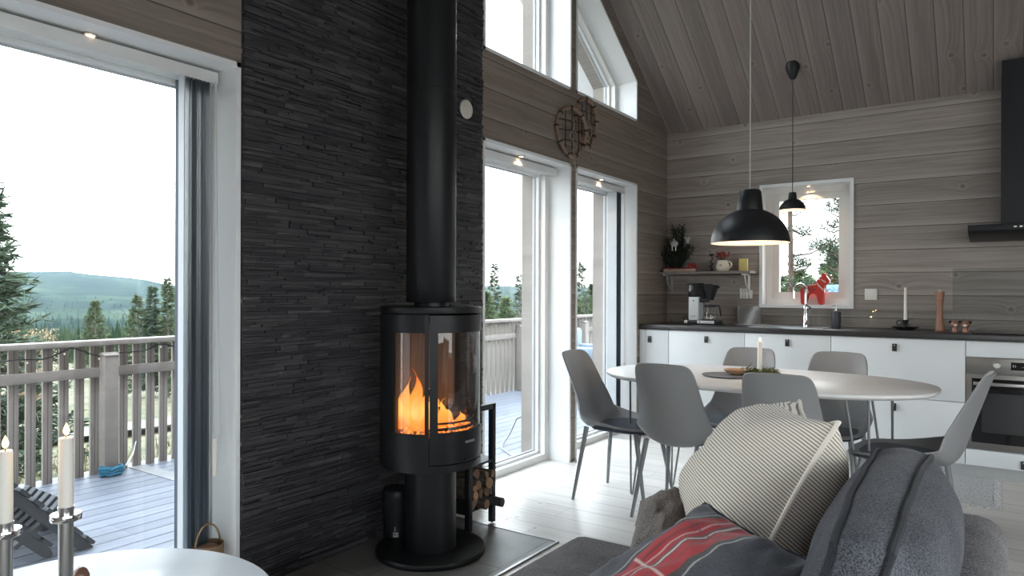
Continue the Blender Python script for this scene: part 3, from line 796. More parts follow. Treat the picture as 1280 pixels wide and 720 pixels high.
# ------------------------------------------------------------------ dining chairs
def shell_mesh():
    prof = [(-.374, .829), (-.368, .816), (-.355, .785), (-.338, .73), (-.312, .65), (-.287, .57), (-.266, .50), (-.243, .435), (-.205, .392), (-.12, .376), (.0, .382), (.10, .396), (.18, .41), (.225, .41)]
    hw = [.112, .142, .158, .166, .174, .186, .198, .209, .216, .220, .220, .215, .20, .155]
    cf = [.014, .024, .036, .050, .066, .086, .108, .128, .125, .095, .060, .036, .02, .006]   # how far the sides come forward / up
    b = B(); nw = 14; grid = []
    for i, ((y, z), w) in enumerate(zip(prof, hw)):
        row = []
        a = min(1, max(0, (i - 5.0) / 4.0))     # 0 back, 1 seat
        for j in range(nw + 1):
            s_ = 2 * j / nw - 1; e = abs(s_) ** 2.4 * cf[i]
            dy, dz = e * (1 - a), e * a
            top = -.012 * abs(s_) ** 3 if i == 0 else 0
            row.append(b.bm.verts.new((s_ * w, y + dy + (.0 if i < 12 else -.03 * abs(s_) ** 3), z + dz + top)))
        grid.append(row)
    for r0, r1 in zip(grid, grid[1:]):
        for j in range(nw): b.bm.faces.new((r0[j], r0[j + 1], r1[j + 1], r1[j]))
    return b
ch = thing('dining_chair', 'grey shell chair at the left end of the table by the glass door', 'chair', (-1.755, 3.655, 0), -pi / 2, 'grey shell dining chairs')
sh = obj('seat_shell', shell_mesh(), 'chair', ch, local=True)
md = sh.modifiers.new('Thickness', 'SOLIDIFY'); md.thickness = .012; md.offset = 1 if sh.data.polygons[0].normal.y < 0 else -1
md = sh.modifiers.new('Smooth', 'SUBSURF'); md.levels = 1; md.render_levels = 2
for o_, sx_, sy_ in (('r', -1, -1), ('r', 1, -1), ('f', -1, 1), ('f', 1, 1)):
    b = B(); top = Vector((sx_ * .155, -.165 if sy_ < 0 else .14, .412)); bot = Vector((sx_ * (.215 if sy_ < 0 else .2), -.22 if sy_ < 0 else .215, 0))
    b.tube([bot, bot.lerp(top, .5), top], [.0085, .012, .0145], 12); obj('leg', b, 'leg', ch, local=True)
chairs = [(-1.755, 3.655, -90, None), (-1.356, 3.575, 0, 'grey shell chair with its back to the stove side, left of the two near chairs'),
          (-.80, 3.49, 2, 'grey shell chair half hidden by the striped pillow, back towards the sofa'),
          (-1.28, 4.16, 180, 'grey shell chair across the table, behind the moss wreath and candle'),
          (-.775, 4.15, 178, 'grey shell chair across the table, in front of the wide drawers'),
          (-.37, 3.78, 88, 'grey shell chair at the right end of the table, seen side-on before the oven')]
for x, y, a, lab in chairs[1:]: dup(ch, (x, y, 0), radians(a), lab)
padlab = ['dark felt seat pad on the chair by the glass door', 'dark felt seat pad on the near left chair', 'dark felt seat pad on the chair behind the striped pillow', 'dark felt seat pad on the far chair behind the candle', 'dark felt seat pad on the far chair by the drawers', 'dark felt seat pad on the side-on chair before the oven']
pm = None
for (x, y, a, lab), pl in zip(chairs, padlab):
    if pm is None:
        b = B(); rings = []
        for k_, z in ((.96, 0), (1, .006), (1, .016), (.97, .021), (.8, .023)):
            rings.append([(px * k_, py * k_, z - .0 + .010 * (px / .2) ** 2) for px, py in oval(.195, .19, 40, 2.8)])
        b.rings(rings); pm = obj('seat_pad', b, 'pad', None, local=True); o = pm
    else: o = pm.copy(); C.objects.link(o)
    ar = radians(a); o.location = (x - .0 * cos(ar) - .02 * sin(ar), y + .02 * cos(ar), .397); o.rotation_euler = (0, 0, ar)
    tag(o, pl, 'seat pad', 'felt seat pads')

# ------------------------------------------------------------------ candles
def candle(c, r, z0, z1, label, seg=24, group=None):
    t = thing('candle', label, 'candle', (c[0], c[1], z0), 0, group)
    b = B(); b.lathe([(0, z0), (r * 1.02, z0), (r * .98, z1 - .003), (r * .9, z1), (r * .5, z1 - .004), (0, z1 - .004)], (c[0], c[1], 0), seg); obj('wax', b, 'wax', t)
    b = B(); b.tube([(c[0], c[1], z1 - .006), (c[0] + .0006, c[1], z1 + .004), (c[0] + .0016, c[1], z1 + .009)], .0009, 6); obj('wick', b, 'wick', t)
    b = B(); h = .024
    b.lathe([(0, 0)] + [(.0062 * (sin(pi * s_ ** .8) ** .9) * (1 - s_ * .35), h * s_) for s_ in [i / 12 for i in range(1, 12)]] + [(0, h)], (c[0] + .001, c[1], z1 + .004), 14); obj('flame', b, 'flame', t)
    light('candle_light', 'POINT', (c[0], c[1], z1 + .022), .25, (1, .6, .25), .008)
    return t

# on the dining table
b = B(); c = (-1.19, 3.72, .731)
b.lathe([(0, 0), (.10, 0), (.125, .006), (.128, .010), (.118, .009), (.1, .005), (0, .005)], c, 48); o = obj('plate', b, 'slateplate', None, at=c); tag(o, 'flat grey plate on the dining table beside the moss wreath', 'plate')
b = B(); c = (-1.165, 3.79, .738)
b.lathe([(0, 0), (.03, 0), (.055, .018), (.06, .026), (.052, .023), (.03, .008), (0, .008)], c, 32); o = obj('wooden_bowl', b, plain('pale_bowl_wood', (.46, .27, .16), .5, var=.2), None, at=c); tag(o, 'small brown wooden bowl standing on the grey plate', 'bowl')
wc = (-1.055, 3.87, .731)
wr = thing('moss_wreath', 'green moss and twig wreath round a white candle on the dining table', 'wreath', wc)
b = B(); b.lathe([(0, 0), (.09, 0), (.105, .006), (.108, .016), (.098, .014), (.088, .008), (0, .008)], wc, 40); obj('dish', b, 'cream', wr)
vs, fs = [], []
b = B()
for i in range(900):
    a = R(0, 2 * pi); rr = .068 + R(-.036, .034); z = R(.008, .04 - abs(rr - .068) * .4)
    p = Vector((wc[0] + rr * cos(a), wc[1] + rr * sin(a), wc[2] + z)); d = Vector((R(-1, 1), R(-1, 1), R(-.2, 1))).normalized(); s_ = d.cross(Vector((R(-1, 1), R(-1, 1), R(-1, 1)))).normalized() * .003
    vs += [p - s_, p + s_, p + d * R(.010, .022)]; fs.append((3 * i, 3 * i + 1, 3 * i + 2))
b.raw(vs, fs); obj('moss', b, 'moss', wr, smooth=False)
for i in range(10):
    b = B(); a = R(0, 2 * pi); p = Vector((wc[0] + .07 * cos(a), wc[1] + .07 * sin(a), wc[2] + .03)); b.tube([p, p + Vector((R(-.03, .03), R(-.03, .03), R(.005, .04)))], .0016, 5); obj('twig', b, 'barkgrey', wr)
candle((wc[0], wc[1]), .0125, wc[2] + .009, .912, 'white candle burning in the moss wreath on the dining table')

# ------------------------------------------------------------------ kitchen run
YC = 5.33
def tab_handle(parent, x, z, y=YC - .002):
    b = B(); w = .0135
    ring = []
    for dy, dz in ((0, .004), (-.006, .006), (-.010, .0), (-.013, -.026), (-.012, -.042), (-.008, -.045), (-.004, -.042), (-.003, -.01), (0, -.004)):
        ring.append((dy, dz))
    b.rings([[(x - w, y + a, z + .012 + c) for a, c in ring], [(x + w, y + a, z + .012 + c) for a, c in ring]])
    h = obj('handle', b, 'leather', parent)
    b = B(); b.sphere((x, y - .0125, z + .008), .004, 10, 8); obj('rivet', b, 'steel', h)
def cabinet(x0, x1, fronts, label, filler=False):
    t = thing('base_cabinet', label, 'cabinet', ((x0 + x1) / 2, YC + .29, .08), 0, 'white kitchen base cabinets')
    b = B(); b.box(x0, x1, YC + .02, YB - .002, .08, .878); obj('body', b, 'cab', t, False)
    for nm, z0, z1, hx, hz in fronts:
        b = B(); b.box(x0 + .0015, x1 - .0015, YC, YC + .019, z0 + .0015, z1 - .0015, .0012); f = obj(nm, b, 'cab', t)
        if hx is not None: tab_handle(f, hx, hz)
    return t
b = B(); b.box(XA + .002, -2.378, YC + .003, YC + .021, .08, .876); b.box(XA + .002, -2.40, YC + .021, YB - .002, .08, .876); o = obj('filler_panel', b, 'cab', None, False, at=(-2.40, YC, .08)); tag(o, 'narrow white filler strip between the cabinets and the window wall', 'filler panel')
cabinet(-2.376, -2.1755, [('door', .08, .876, -2.335, .805)], 'narrow white base cabinet in the corner under the coffee maker')
cabinet(-2.1745, -1.5675, [('door', .08, .876, -1.861, .822)], 'white base cabinet beside the narrow one, right under the shelf')
cabinet(-1.5665, -.9625, [('door', .08, .876, -1.255, .822)], 'white base cabinet under the sink')
cabinet(-.9615, -.1615, [('drawer', .478, .876, -.563, .822), ('drawer', .08, .477, -.566, .420)], 'wide white base cabinet with two deep drawers beside the oven')
cabinet(.4425, 1.2, [('drawer', .478, .876, .82, .822), ('drawer', .08, .477, .82, .420)], 'white drawer cabinet on the far side of the oven')
b = B(); b.box(XA + .002, 1.2, YC + .045, YC + .06, 0, .08); o = obj('plinth', b, 'kick', None, False, at=(-.6, YC + .05, 0)); tag(o, 'grey plinth running along the floor under all the kitchen cabinets', 'plinth')
# oven unit
ov = thing('oven', 'built-in stainless oven with black glass door under the hob', 'oven', (.14, YC + .29, .08))
b = B(); b.box(-.1605, .4415, YC + .02, YB - .002, .08, .878); obj('housing', b, 'cab', ov, False)
b = B(); b.box(-.159, .440, YC, YC + .019, .776, .8745, .0012); obj('top_panel', b, 'cab', ov)
b = B(); b.box(-.159, .440, YC - .002, YC + .019, .672, .773, .002); cp = obj('control_panel', b, 'ovensteel', ov)
RY = Matrix.Rotation(pi / 2, 4, 'X')
for x in (.005, .275): b = B(); b.lathe([(0, .03), (.016, .03), (.019, .026), (.021, 0), (0, 0)], seg=28, mat=Matrix.Translation((x, YC - .002, .728)) @ RY); obj('knob', b, 'steel', cp)
b = B(); b.box(.075, .205, YC - .003, YC - .002, .702, .752); obj('display', b, 'blackg', cp, False)
b = B()
for x in (.086, .097): b.box(x, x + .004, YC - .0036, YC - .003, .72, .735)
for i in range(4): b.box(.13 + i * .016, .14 + i * .016, YC - .0036, YC - .003, .722, .724)
obj('symbols', b, 'kick', cp, False)
b = B(); frame = [(-.159, .440)]
b.box(-.159, .440, YC - .004, YC + .018, .19, .668, .002); dd = obj('door', b, 'ovensteel', ov)
b = B(); b.box(-.128, .409, YC - .0055, YC - .004, .232, .640, .0005); obj('door_glass', b, 'blackg', dd)
b = B(); b.box(-.075, .356, YC - .006, YC - .0055, .30, .55); obj('inner_window', b, plain('oven_window', (.03, .031, .033), .12), dd, False)
b = B(); b.box(-.12, .40, YC - .045, YC - .032, .600, .622, .004)
for x in (-.10, .38): b.box(x - .008, x + .008, YC - .034, YC - .004, .604, .618)
obj('door_handle', b, 'steel', dd)
b = B(); b.box(-.159, .440, YC, YC + .019, .0815, .183, .0012); f = obj('drawer', b, 'cab', ov); tab_handle(f, .14, .125)
# worktop, splashbacks, hob, sink
b = B(); b.box(XA + .002, 1.2, YC - .015, YB - .002, .879, .918, .002); o = obj('worktop', b, 'top', None, at=(-.6, YC + .28, .879)); tag(o, 'continuous dark worktop along the kitchen wall', 'worktop')
b = B(); b.box(-.13, .41, YC + .04, YC + .55, .9185, .924, .002); o = obj('hob', b, 'blackg', None, at=(.14, YC + .29, .9185)); tag(o, 'black glass hob in the worktop above the oven', 'hob')
sk = thing('kitchen_sink', 'steel inset sink below the kitchen window', 'sink', (-1.30, 5.6, .9185))
b = B()
x0, x1, y0, y1 = -1.56, -1.04, 5.40, 5.80
for q in ((x0, x1, y0, y0 + .02), (x0, x1, y1 - .02, y1), (x0, x0 + .02, y0, y1), (x1 - .02, x1, y0, y1)): b.box(*q, .918, .9215, .001)
obj('rim', b, 'steel', sk)
b = B(); b.box(x0 + .02, x1 - .02, y0 + .02, y1 - .02, .9182, .9192); obj('bowl', b, plain('sink_shadow_steel', (.3, .3, .3), .35, 1.0), sk, False)
b = B(); b.box(-1.61, -.262, YB - .006, YB - .001, .919, 1.055); o = obj('glass_splashback', b, 'cleargl', None, False, at=(-.9, YB - .003, .919)); tag(o, 'low clear glass splashback below the kitchen window', 'splashback')
b = B(); b.box(-.258, .90, YB - .006, YB - .001, .925, 1.36); o = obj('glass_splashback', b, 'cleargl', None, False, at=(.3, YB - .003, .925)); tag(o, 'tall clear glass splashback behind the hob', 'splashback')
# faucet
fc = (-1.213, 5.72, .918); fa = thing('faucet', 'tall chrome gooseneck kitchen tap in front of the red horse', 'tap', fc)
b = B(); b.lathe([(0, 0), (.024, 0), (.024, .02), (.02, .03), (.02, .13), (.024, .15), (.02, .165), (0, .165)], fc, 24); obj('body', b, 'chrome', fa)
b = B(); pts = [(fc[0], fc[1], fc[2] + .15), (fc[0], fc[1], fc[2] + .25)] + [(fc[0] - .030 + .030 * cos(a) , fc[1] - .055 + .055 * cos(a), fc[2] + .27 + .06 * sin(a)) for a in [radians(x) for x in range(0, 181, 15)]]
pts.append((pts[-1][0], pts[-1][1], pts[-1][2] - .05)); b.tube(pts, .0105, 12); obj('spout', b, 'chrome', fa)
b = B(); b.tube([(fc[0] + .015, fc[1], fc[2] + .14), (fc[0] + .035, fc[1] - .01, fc[2] + .15), (fc[0] + .02, fc[1] - .08, fc[2] + .175)], [.012, .009, .006], 10); obj('lever', b, 'chrome', fa)
# soap dispenser
c = (-.985, 5.66, .918); so = thing('soap_dispenser', 'dark grey soap pump bottle on the worktop under the window corner', 'soap dispenser', c)
b = B(); b.lathe([(0, 0), (.032, 0), (.034, .003), (.034, .118), (.030, .126), (.012, .128), (0, .128)], c, 28); obj('bottle', b, 'soap', so)
b = B(); b.lathe([(0, .128), (.012, .128), (.012, .14), (.005, .142), (.005, .168), (.009, .17), (.009, .178), (0, .178)], c, 16); b.tube([(c[0], c[1], c[2] + .172), (c[0] - .02, c[1] - .02, c[2] + .172), (c[0] - .026, c[1] - .026, c[2] + .165)], .004, 8); obj('pump', b, 'steel', so)
# chamberstick + candle
c = (-.537, 5.72, .918); cs_ = thing('chamberstick', 'black iron chamberstick with ring handle on the worktop', 'candle holder', c)
b = B(); b.lathe([(0, 0), (.05, 0), (.085, .018), (.088, .022), (.08, .02), (.05, .006), (.014, .006), (.012, .03), (.026, .035), (.026, .04), (.014, .045), (.02, .06), (.022, .072), (.014, .072), (.012, .06), (0, .06)], c, 36); obj('holder', b, 'black', cs_)
b = B(); b.tube([(c[0] - .022 - .016 + .016 * cos(a), c[1] - .01, c[2] + .05 + .016 * sin(a)) for a in [2 * pi * i / 16 for i in range(16)]], .0035, 8, True); obj('handle', b, 'black', cs_)
candl = thing('candle', 'slim white unlit candle standing in the black chamberstick', 'candle', (c[0], c[1], c[2] + .0605))
b = B(); b.lathe([(0, .061), (.0115, .061), (.0085, .30), (.004, .306), (0, .306)], c, 18); obj('wax', b, 'wax', candl)
b = B(); b.tube([(c[0], c[1], c[2] + .305), (c[0], c[1], c[2] + .318)], .0009, 6); obj('wick', b, 'wick', candl)
# pepper mill
c = (-.322, 5.66, .918); pmill = thing('pepper_mill', 'tall turned walnut pepper mill on the worktop', 'pepper mill', c)
b = B(); b.lathe([(0, 0), (.031, 0), (.033, .004), (.032, .02), (.028, .05), (.021, .10), (.019, .14), (.020, .18), (.026, .225), (.026, .232), (0, .232)], c, 32); obj('body', b, 'mill', pmill)
b = B(); b.lathe([(0, .234), (.027, .234), (.028, .24), (.028, .268), (.026, .274), (.01, .276), (0, .276)], c, 32); obj('head', b, 'mill', pmill)
b = B(); b.lathe([(0, .276), (.008, .276), (.009, .286), (.0, .288)], c, 14); obj('nut', b, 'steel', pmill)
# two small wooden animal figures
def figurine(c, label, yaw):
    t = thing('wooden_figurine', label, 'figurine', c, yaw, 'small wooden figurines')
    b = B(); b.lathe([(0, 0), (.019, 0), (.020, .004), (.017, .02), (.013, .034), (0, .036)], seg=20); obj('body', b, 'copper', t, local=True)
    b = B(); b.sphere((0, 0, .052), .026, 18, 12, (1.1, .95, .9)); hd = obj('head', b, 'copper', t, local=True)
    b = B()
    for s_ in (-1, 1): b.sphere((s_ * .026, .0, .066), .0105, 10, 8, (1, .6, 1.1))
    obj('ear', b, 'hide', hd, local=True)
    b = B(); b.sphere((0, -.019, .046), .012, 12, 8, (1.1, .8, .8)); mz = obj('muzzle', b, 'pinkwhite', hd, local=True)
    b = B()
    for s_ in (-1, 1): b.sphere((s_ * .010, -.0225, .058), .0032, 8, 6)
    obj('eye', b, 'ink', hd, local=True)
figurine((-.232, 5.62, .918), 'small brown round-headed wooden figurine next to the pepper mill', radians(10))
figurine((-.170, 5.60, .918), 'small brown round-headed wooden figurine on the hob side of its twin', radians(-10))
# coffee maker
c = (-1.985, 5.62, .918); cm = thing('coffee_maker', 'white and black filter coffee maker with a glass jug under the shelf', 'coffee maker', c)
b = B(); b.box(c[0] - .145, c[0] + .145, c[1] - .06, c[1] + .09, .918, .926, .002); b.box(c[0] - .14, c[0] + .13, c[1] - .08, c[1] + .08, .926, .955, .006); obj('base', b, 'black', cm)
b = B(); b.box(c[0] - .028, c[0] + .112, c[1] - .0815, c[1] - .079, .93, .952, .0005); b.box(c[0] - .138, c[0] - .112, c[1] - .0815, c[1] - .079, .93, .952, .0005); pl_ = obj('control_strip', b, 'cab', cm)
b = B(); b.box(c[0] - .012, c[0] - .002, c[1] - .083, c[1] - .0815, .936, .946)
for i in range(9): b.box(c[0] + .02 + i * .009, c[0] + .026 + i * .009, c[1] - .0822, c[1] - .0815, .939, .943)
obj('switch', b, 'ink', pl_, False)
b = B(); b.box(c[0] - .112, c[0] - .028, c[1] - .055, c[1] + .06, .955, 1.145, .004); tw = obj('tower', b, 'cab', cm)
b = B(); b.box(c[0] - .095, c[0] - .048, c[1] - .0562, c[1] - .055, .986, .99); b.box(c[0] - .09, c[0] - .06, c[1] - .0562, c[1] - .055, .975, .977)
b.lathe([(0, .0006), (.007, .0006), (.007, 0), (0, 0)], seg=12, mat=Matrix.Translation((c[0] - .07, c[1] - .055, 1.115)) @ RY); obj('lettering', b, plain('badge_blue', (.12, .2, .33), .5), tw, False)
b = B(); b.box(c[0] - .115, c[0] - .022, c[1] - .058, c[1] + .06, 1.147, 1.245, .005); obj('water_tank', b, pane_mat('smoked_tank', (.42, .44, .46), 1.5), cm)
b = B(); b.box(c[0] - .122, c[0] - .02, c[1] - .062, c[1] + .065, 1.246, 1.262, .004); b.box(c[0] - .02, c[0] + .07, c[1] - .012, c[1] + .012, 1.235, 1.253, .004); obj('lid', b, 'black', cm)
b = B(); b.lathe([(0, 1.12), (.03, 1.12), (.034, 1.135), (.066, 1.225), (.068, 1.242), (0, 1.246)], (c[0] + .052, c[1], 0), 32); b.tube([(c[0] + .11, c[1] - .01, 1.225), (c[0] + .135, c[1] - .01, 1.228)], .008, 8); b.box(c[0] - .022, c[0] + .0, c[1] - .02, c[1] + .05, 1.10, 1.25, .003); b.box(c[0] - .026, c[0] + .04, c[1] - .03, c[1] + .03, 1.105, 1.13, .003); obj('filter_basket', b, 'black', cm)
jg = B(); jg.lathe([(0, .957), (.056, .957), (.062, .965), (.060, 1.0), (.046, 1.055), (.044, 1.075), (.042, 1.075), (.044, 1.055), (.058, 1.0), (.059, .967), (0, .96)], (c[0] + .055, c[1], 0), 32); j = obj('jug', jg, 'cleargl', cm)
b = B(); b.lathe([(.0, 1.083), (.044, 1.083), (.047, 1.078), (.047, 1.062), (.0455, 1.062), (.0455, 1.074), (0, 1.078)], (c[0] + .055, c[1], 0), 32)
b.tube([(c[0] + .10, c[1] - .02, 1.075), (c[0] + .135, c[1] - .025, 1.075), (c[0] + .142, c[1] - .025, 1.05), (c[0] + .150, c[1] - .025, .99)], [.008, .009, .009, .006], 10); obj('jug_handle', b, 'black', j)
b = B(); b.tube([(c[0] - .14, c[1] + .05, .94), (c[0] - .17, c[1] + .04, .99), (c[0] - .19, c[1] + .03, .97), (c[0] - .19, c[1] + .08, .925)], .0035, 8); obj('power_cord', b, 'black', cm)
# clear tray with swirl, leaning at the wall
m, nt, p = new_mat('swirl_resin'); k = N(nt); co = k.sep(k.coord()); nz = k.noise(k.coord(), 6, 2)
w_ = k.math('SINE', k.math('MULTIPLY', k.math('ADD', k.math('ADD', co[0], k.math('MULTIPLY', co[2], -.55)), k.math('MULTIPLY', nz, .12)), 38))
k.l(k.ramp(k.math('ADD', k.math('MULTIPLY', w_, .5), .5), [(.2, (.16, .155, .15)), (.7, (.26, .26, .265)), (.97, (.48, .49, .5))]), p.inputs['Base Color']); p.inputs['Roughness'].default_value = .2; M['swirl'] = m
c = (-1.67, 5.80, .918); ty = thing('serving_tray', 'grey swirled tray leaning on the kitchen wall below the socket', 'tray', c)
b = B(); b.prism([(c[0] - .095, .921)] + [(c[0] + .095, .921)] + [(c[0] + .095 - .02 * (1 - cos(a)), 1.05 + .02 * sin(a)) for a in [radians(x) for x in range(0, 91, 15)]] + [(c[0] - .095, 1.07)], 'y', c[1], c[1] + .008, .001); obj('panel', b, 'swirl', ty)
b = B(); b.box(c[0] - .12, c[0] + .13, c[1] - .02, c[1] + .03, .918, .922, .001); obj('foot', b, 'pinkwhite', ty)
# sockets and switch
def plate(x, z, w, h, nm, label, cat, kind):
    t = thing(nm, label, cat, (x, YB, z)); b = B(); b.box(x - w / 2, x + w / 2, YB - .012, YB, z - h / 2, z + h / 2, .003); obj('faceplate', b, 'socket', t)
    b = B()
    if kind == 'socket':
        for dz in (-.022, .022):
            b.lathe([(.0155, 0), (.0175, .0), (.0175, .001), (.0155, .001), (.0155, 0)], seg=24, mat=Matrix.Translation((x, YB - .012, z + dz)) @ RY)
            for dx in (-.006, .006): b.lathe([(0, .0008), (.003, .0008), (.003, 0), (0, 0)], seg=10, mat=Matrix.Translation((x + dx, YB - .012, z + dz)) @ RY)
        obj('pin_holes', b, 'ink', t)
    else:
        b.box(x - w * .36, x + w * .36, YB - .0145, YB - .012, z - h * .36, z + h * .36, .001); obj('rocker', b, 'socket', t)
plate(-1.742, 1.174, .072, .086, 'wall_socket', 'cream double socket on the kitchen wall under the shelf end', 'socket', 'socket')
plate(-1.686, 1.168, .028, .07, 'dimmer_switch', 'narrow grey switch beside the cream socket', 'switch', 'sw')
plate(-.785, 1.171, .085, .085, 'light_switch', 'cream square light switch right of the kitchen window', 'switch', 'sw')

# shelf and what stands on it
shf = thing('wall_shelf', 'short grey shelf on white brackets in the kitchen corner', 'shelf', (-2.03, YB, 1.343))
b = B(); b.box(XA + .004, -1.635, 5.70, YB - .001, 1.338, 1.36, .003); obj('board', b, 'rail', shf)
for x in (-2.38, -1.70):
    b = B(); b.box(x - .01, x + .01, YB - .012, YB - .001, 1.17, 1.338); b.box(x - .01, x + .01, 5.73, YB - .012, 1.327, 1.338)
    b.tube([(x, YB - .012, 1.19), (x, YB - .05, 1.215), (x, YB - .10, 1.26), (x, YB - .135, 1.328)], .006, 8); obj('bracket', b, 'socket' if x > -2 else 'kick', shf)
# fir decoration in the corner
c = (-2.285, 5.80, 1.36); fd = thing('fir_branch_bunch', 'dark bunch of fir branches standing in the corner on the shelf', 'branches', c)
b = B(); vs, fs = [], []
stems = []
for i in range(44):
    a = R(0, 2 * pi); hh = R(.08, .44); sp = R(.03, .13) * (1 if hh < .3 else .45)
    pts = [Vector((c[0], c[1], 1.362))]; tip = Vector((c[0] + sp * cos(a) * 1.3, min(c[1] + sp * sin(a), YB - .02), 1.36 + hh))
    pts = [pts[0].lerp(tip, s_) + Vector((0, 0, .02 * sin(s_ * pi))) for s_ in (0, .33, .66, 1)]
    b.tube(pts, [.003, .0025, .002, .001], 5); stems.append(pts)
    for q in range(80):
        s_ = R(.25, 1); p = pts[0].lerp(tip, s_); d = (tip - pts[0]).normalized() * .5 + Vector((R(-1, 1), R(-1, .8), R(-.7, .6))); d.normalize()
        if p.y + d.y * .05 > YB - .004: d.y = -abs(d.y)
        w = d.cross(Vector((R(-1, 1), R(-1, 1), R(-1, 1)))).normalized() * .0035; L = R(.03, .055); n0 = len(vs)
        vs += [p - w, p + w, p + d * L]; fs.append((n0, n0 + 1, n0 + 2))
obj('stems', b, 'bark', fd)
b = B(); b.raw(vs, fs); obj('needles', b, 'fir', fd, smooth=False)
# sheep-shaped and winged silver ornaments
t = thing('hanging_ornament', 'silver sheep-shaped ornament hanging on the fir branches', 'ornament', (-2.265, 5.665, 1.60)); c = (-2.265, 5.675, 1.60)
b = B(); b.sphere(c, .034, 14, 10, (1.0, .3, .75)); b.sphere((c[0] - .002, c[1] - .004, c[2] + .03), .014, 10, 8, (.7, .5, 1)); obj('body', b, 'silver', t)
b = B()
for dx in (-.018, .012): b.box(c[0] + dx - .004, c[0] + dx + .004, c[1] - .003, c[1] + .003, c[2] - .062, c[2] - .018, .001)
obj('leg', b, 'cream', t)
b = B(); b.tube([(c[0], c[1], c[2] + .04), (c[0] + .006, c[1] + .01, c[2] + .075)], .0012, 5); obj('loop', b, 'string', t)
t = thing('hanging_ornament', 'silver winged ornament hanging on the fir branches beside the sheep', 'ornament', (-2.155, 5.70, 1.65)); c = (-2.155, 5.70, 1.635)
b = B(); b.lathe([(0, -.04), (.018, -.035), (.016, -.01), (.006, .008), (0, .01)], c, 14); b.sphere((c[0], c[1], c[2] + .016), .010, 10, 8); obj('body', b, 'silver', t)
b = B()
for s_ in (-1, 1): b.prism([(c[0], c[2]), (c[0] + s_ * .03, c[2] + .03), (c[0] + s_ * .032, c[2] + .012), (c[0] + s_ * .012, c[2] - .012)], 'y', c[1] + .002, c[1] + .005)
obj('wing', b, 'silver', t, False)
b = B(); b.tube([(c[0], c[1], c[2] + .024), (c[0] - .01, c[1] + .02, c[2] + .06)], .0012, 5); obj('loop', b, 'string', t)
# tray of red berries/cones
c = (-2.235, 5.765, 1.36); tr = thing('wooden_tray', 'long wooden tray of red berries and cones on the shelf', 'tray', c)
b = B(); b.box(c[0] - .145, c[0] + .145, c[1] - .05, c[1] + .05, 1.36, 1.366); b.box(c[0] - .145, c[0] + .145, c[1] - .05, c[1] - .044, 1.36, 1.385); b.box(c[0] - .145, c[0] + .145, c[1] + .044, c[1] + .05, 1.36, 1.385)
for x in (-.145, .139): b.box(c[0] + x, c[0] + x + .006, c[1] - .05, c[1] + .05, 1.36, 1.385)
obj('tray_body', b, plain('tray_wood', (.33, .24, .20), .6, var=.2), tr, False)
b = B()
for i in range(90): b.sphere((c[0] + R(-.135, .135), c[1] + R(-.038, .038), 1.376 + R(0, .016)), R(.006, .012), 8, 6)
for i in range(30): b.sphere((c[0] + R(.06, .13), c[1] + R(-.03, .03), 1.39 + R(0, .035)), R(.008, .013), 8, 6)
o = obj('berries', b, 'redd', tr); o['kind'] = 'stuff'
# dark figure + pitcher with dried flowers + yellow card
c = (-1.985, 5.80, 1.36); fg = thing('iron_candlestick', 'twisted black iron candlestick beside the cream pitcher', 'candle holder', c)
b = B(); b.lathe([(0, 0), (.028, 0), (.03, .004), (.006, .012), (.005, .02)], c, 20); b.tube([(c[0] + .010 * sin(i * .9), c[1] + .010 * cos(i * .9), 1.37 + i * .0065) for i in range(18)], .005, 6); obj('stem', b, 'black', fg)
b = B(); b.lathe([(0, .13), (.012, .13), (.02, .15), (.0, .146)], c, 16); obj('cup', b, 'black', fg)
c = (-1.885, 5.79, 1.36); pt = thing('pitcher', 'round cream pitcher holding dried red flowers on the shelf', 'pitcher', c)
b = B(); b.lathe([(0, 0), (.04, 0), (.055, .02), (.058, .04), (.046, .075), (.043, .092), (.040, .092), (.043, .075), (.053, .04), (0, .01)], c, 32); obj('body', b, 'cream', pt)
b = B(); b.tube([(c[0] + .050 + .024 * sin(a), c[1], 1.36 + .055 + .026 * cos(a)) for a in [radians(x) for x in range(-20, 201, 20)]], .006, 8); obj('handle', b, 'cream', pt)
b = B(); q = Vector((c[0] + .0, c[1] - .055, 1.405))
for i in range(5): b.sphere(q + Vector((.008 * cos(i * 1.257), .002, .008 * sin(i * 1.257))), .005, 8, 6)
obj('flower_decor', b, 'redd', pt)
df = thing('dried_flowers', 'bunch of dark red dried flowers standing in the cream pitcher', 'flowers', (c[0], c[1], 1.45))
b = B(); hb = B()
for i in range(22):
    a = R(0, 6.28); q = R(.01, .055); top = (c[0] + q * cos(a), c[1] + q * sin(a) * .8, 1.475 + R(0, .045)); b.tube([(c[0] + q * .4 * cos(a), c[1] + q * .4 * sin(a), 1.40), top], .0015, 5); hb.sphere(top, R(.007, .013), 8, 6)
obj('stalks', b, 'bark', df); obj('blossoms', hb, 'redd', df)
c = (-1.712, 5.79, 1.36); yc = thing('yellow_card', 'small upright yellow card on the shelf end', 'card', c)
b = B(); b.box(c[0] - .034, c[0] + .034, c[1] - .012, c[1] + .012, 1.36, 1.462, .001); obj('card', b, 'yellow', yc)
b = B(); b.box(c[0] - .004, c[0] - .001, c[1] - .0126, c[1] - .012, 1.385, 1.43); b.box(c[0] + .004, c[0] + .012, c[1] - .0126, c[1] - .012, 1.39, 1.393); b.box(c[0] + .004, c[0] + .006, c[1] - .0126, c[1] - .012, 1.393, 1.425); obj('print', b, plain('card_ink', (.42, .33, .12), .8), yc, False)

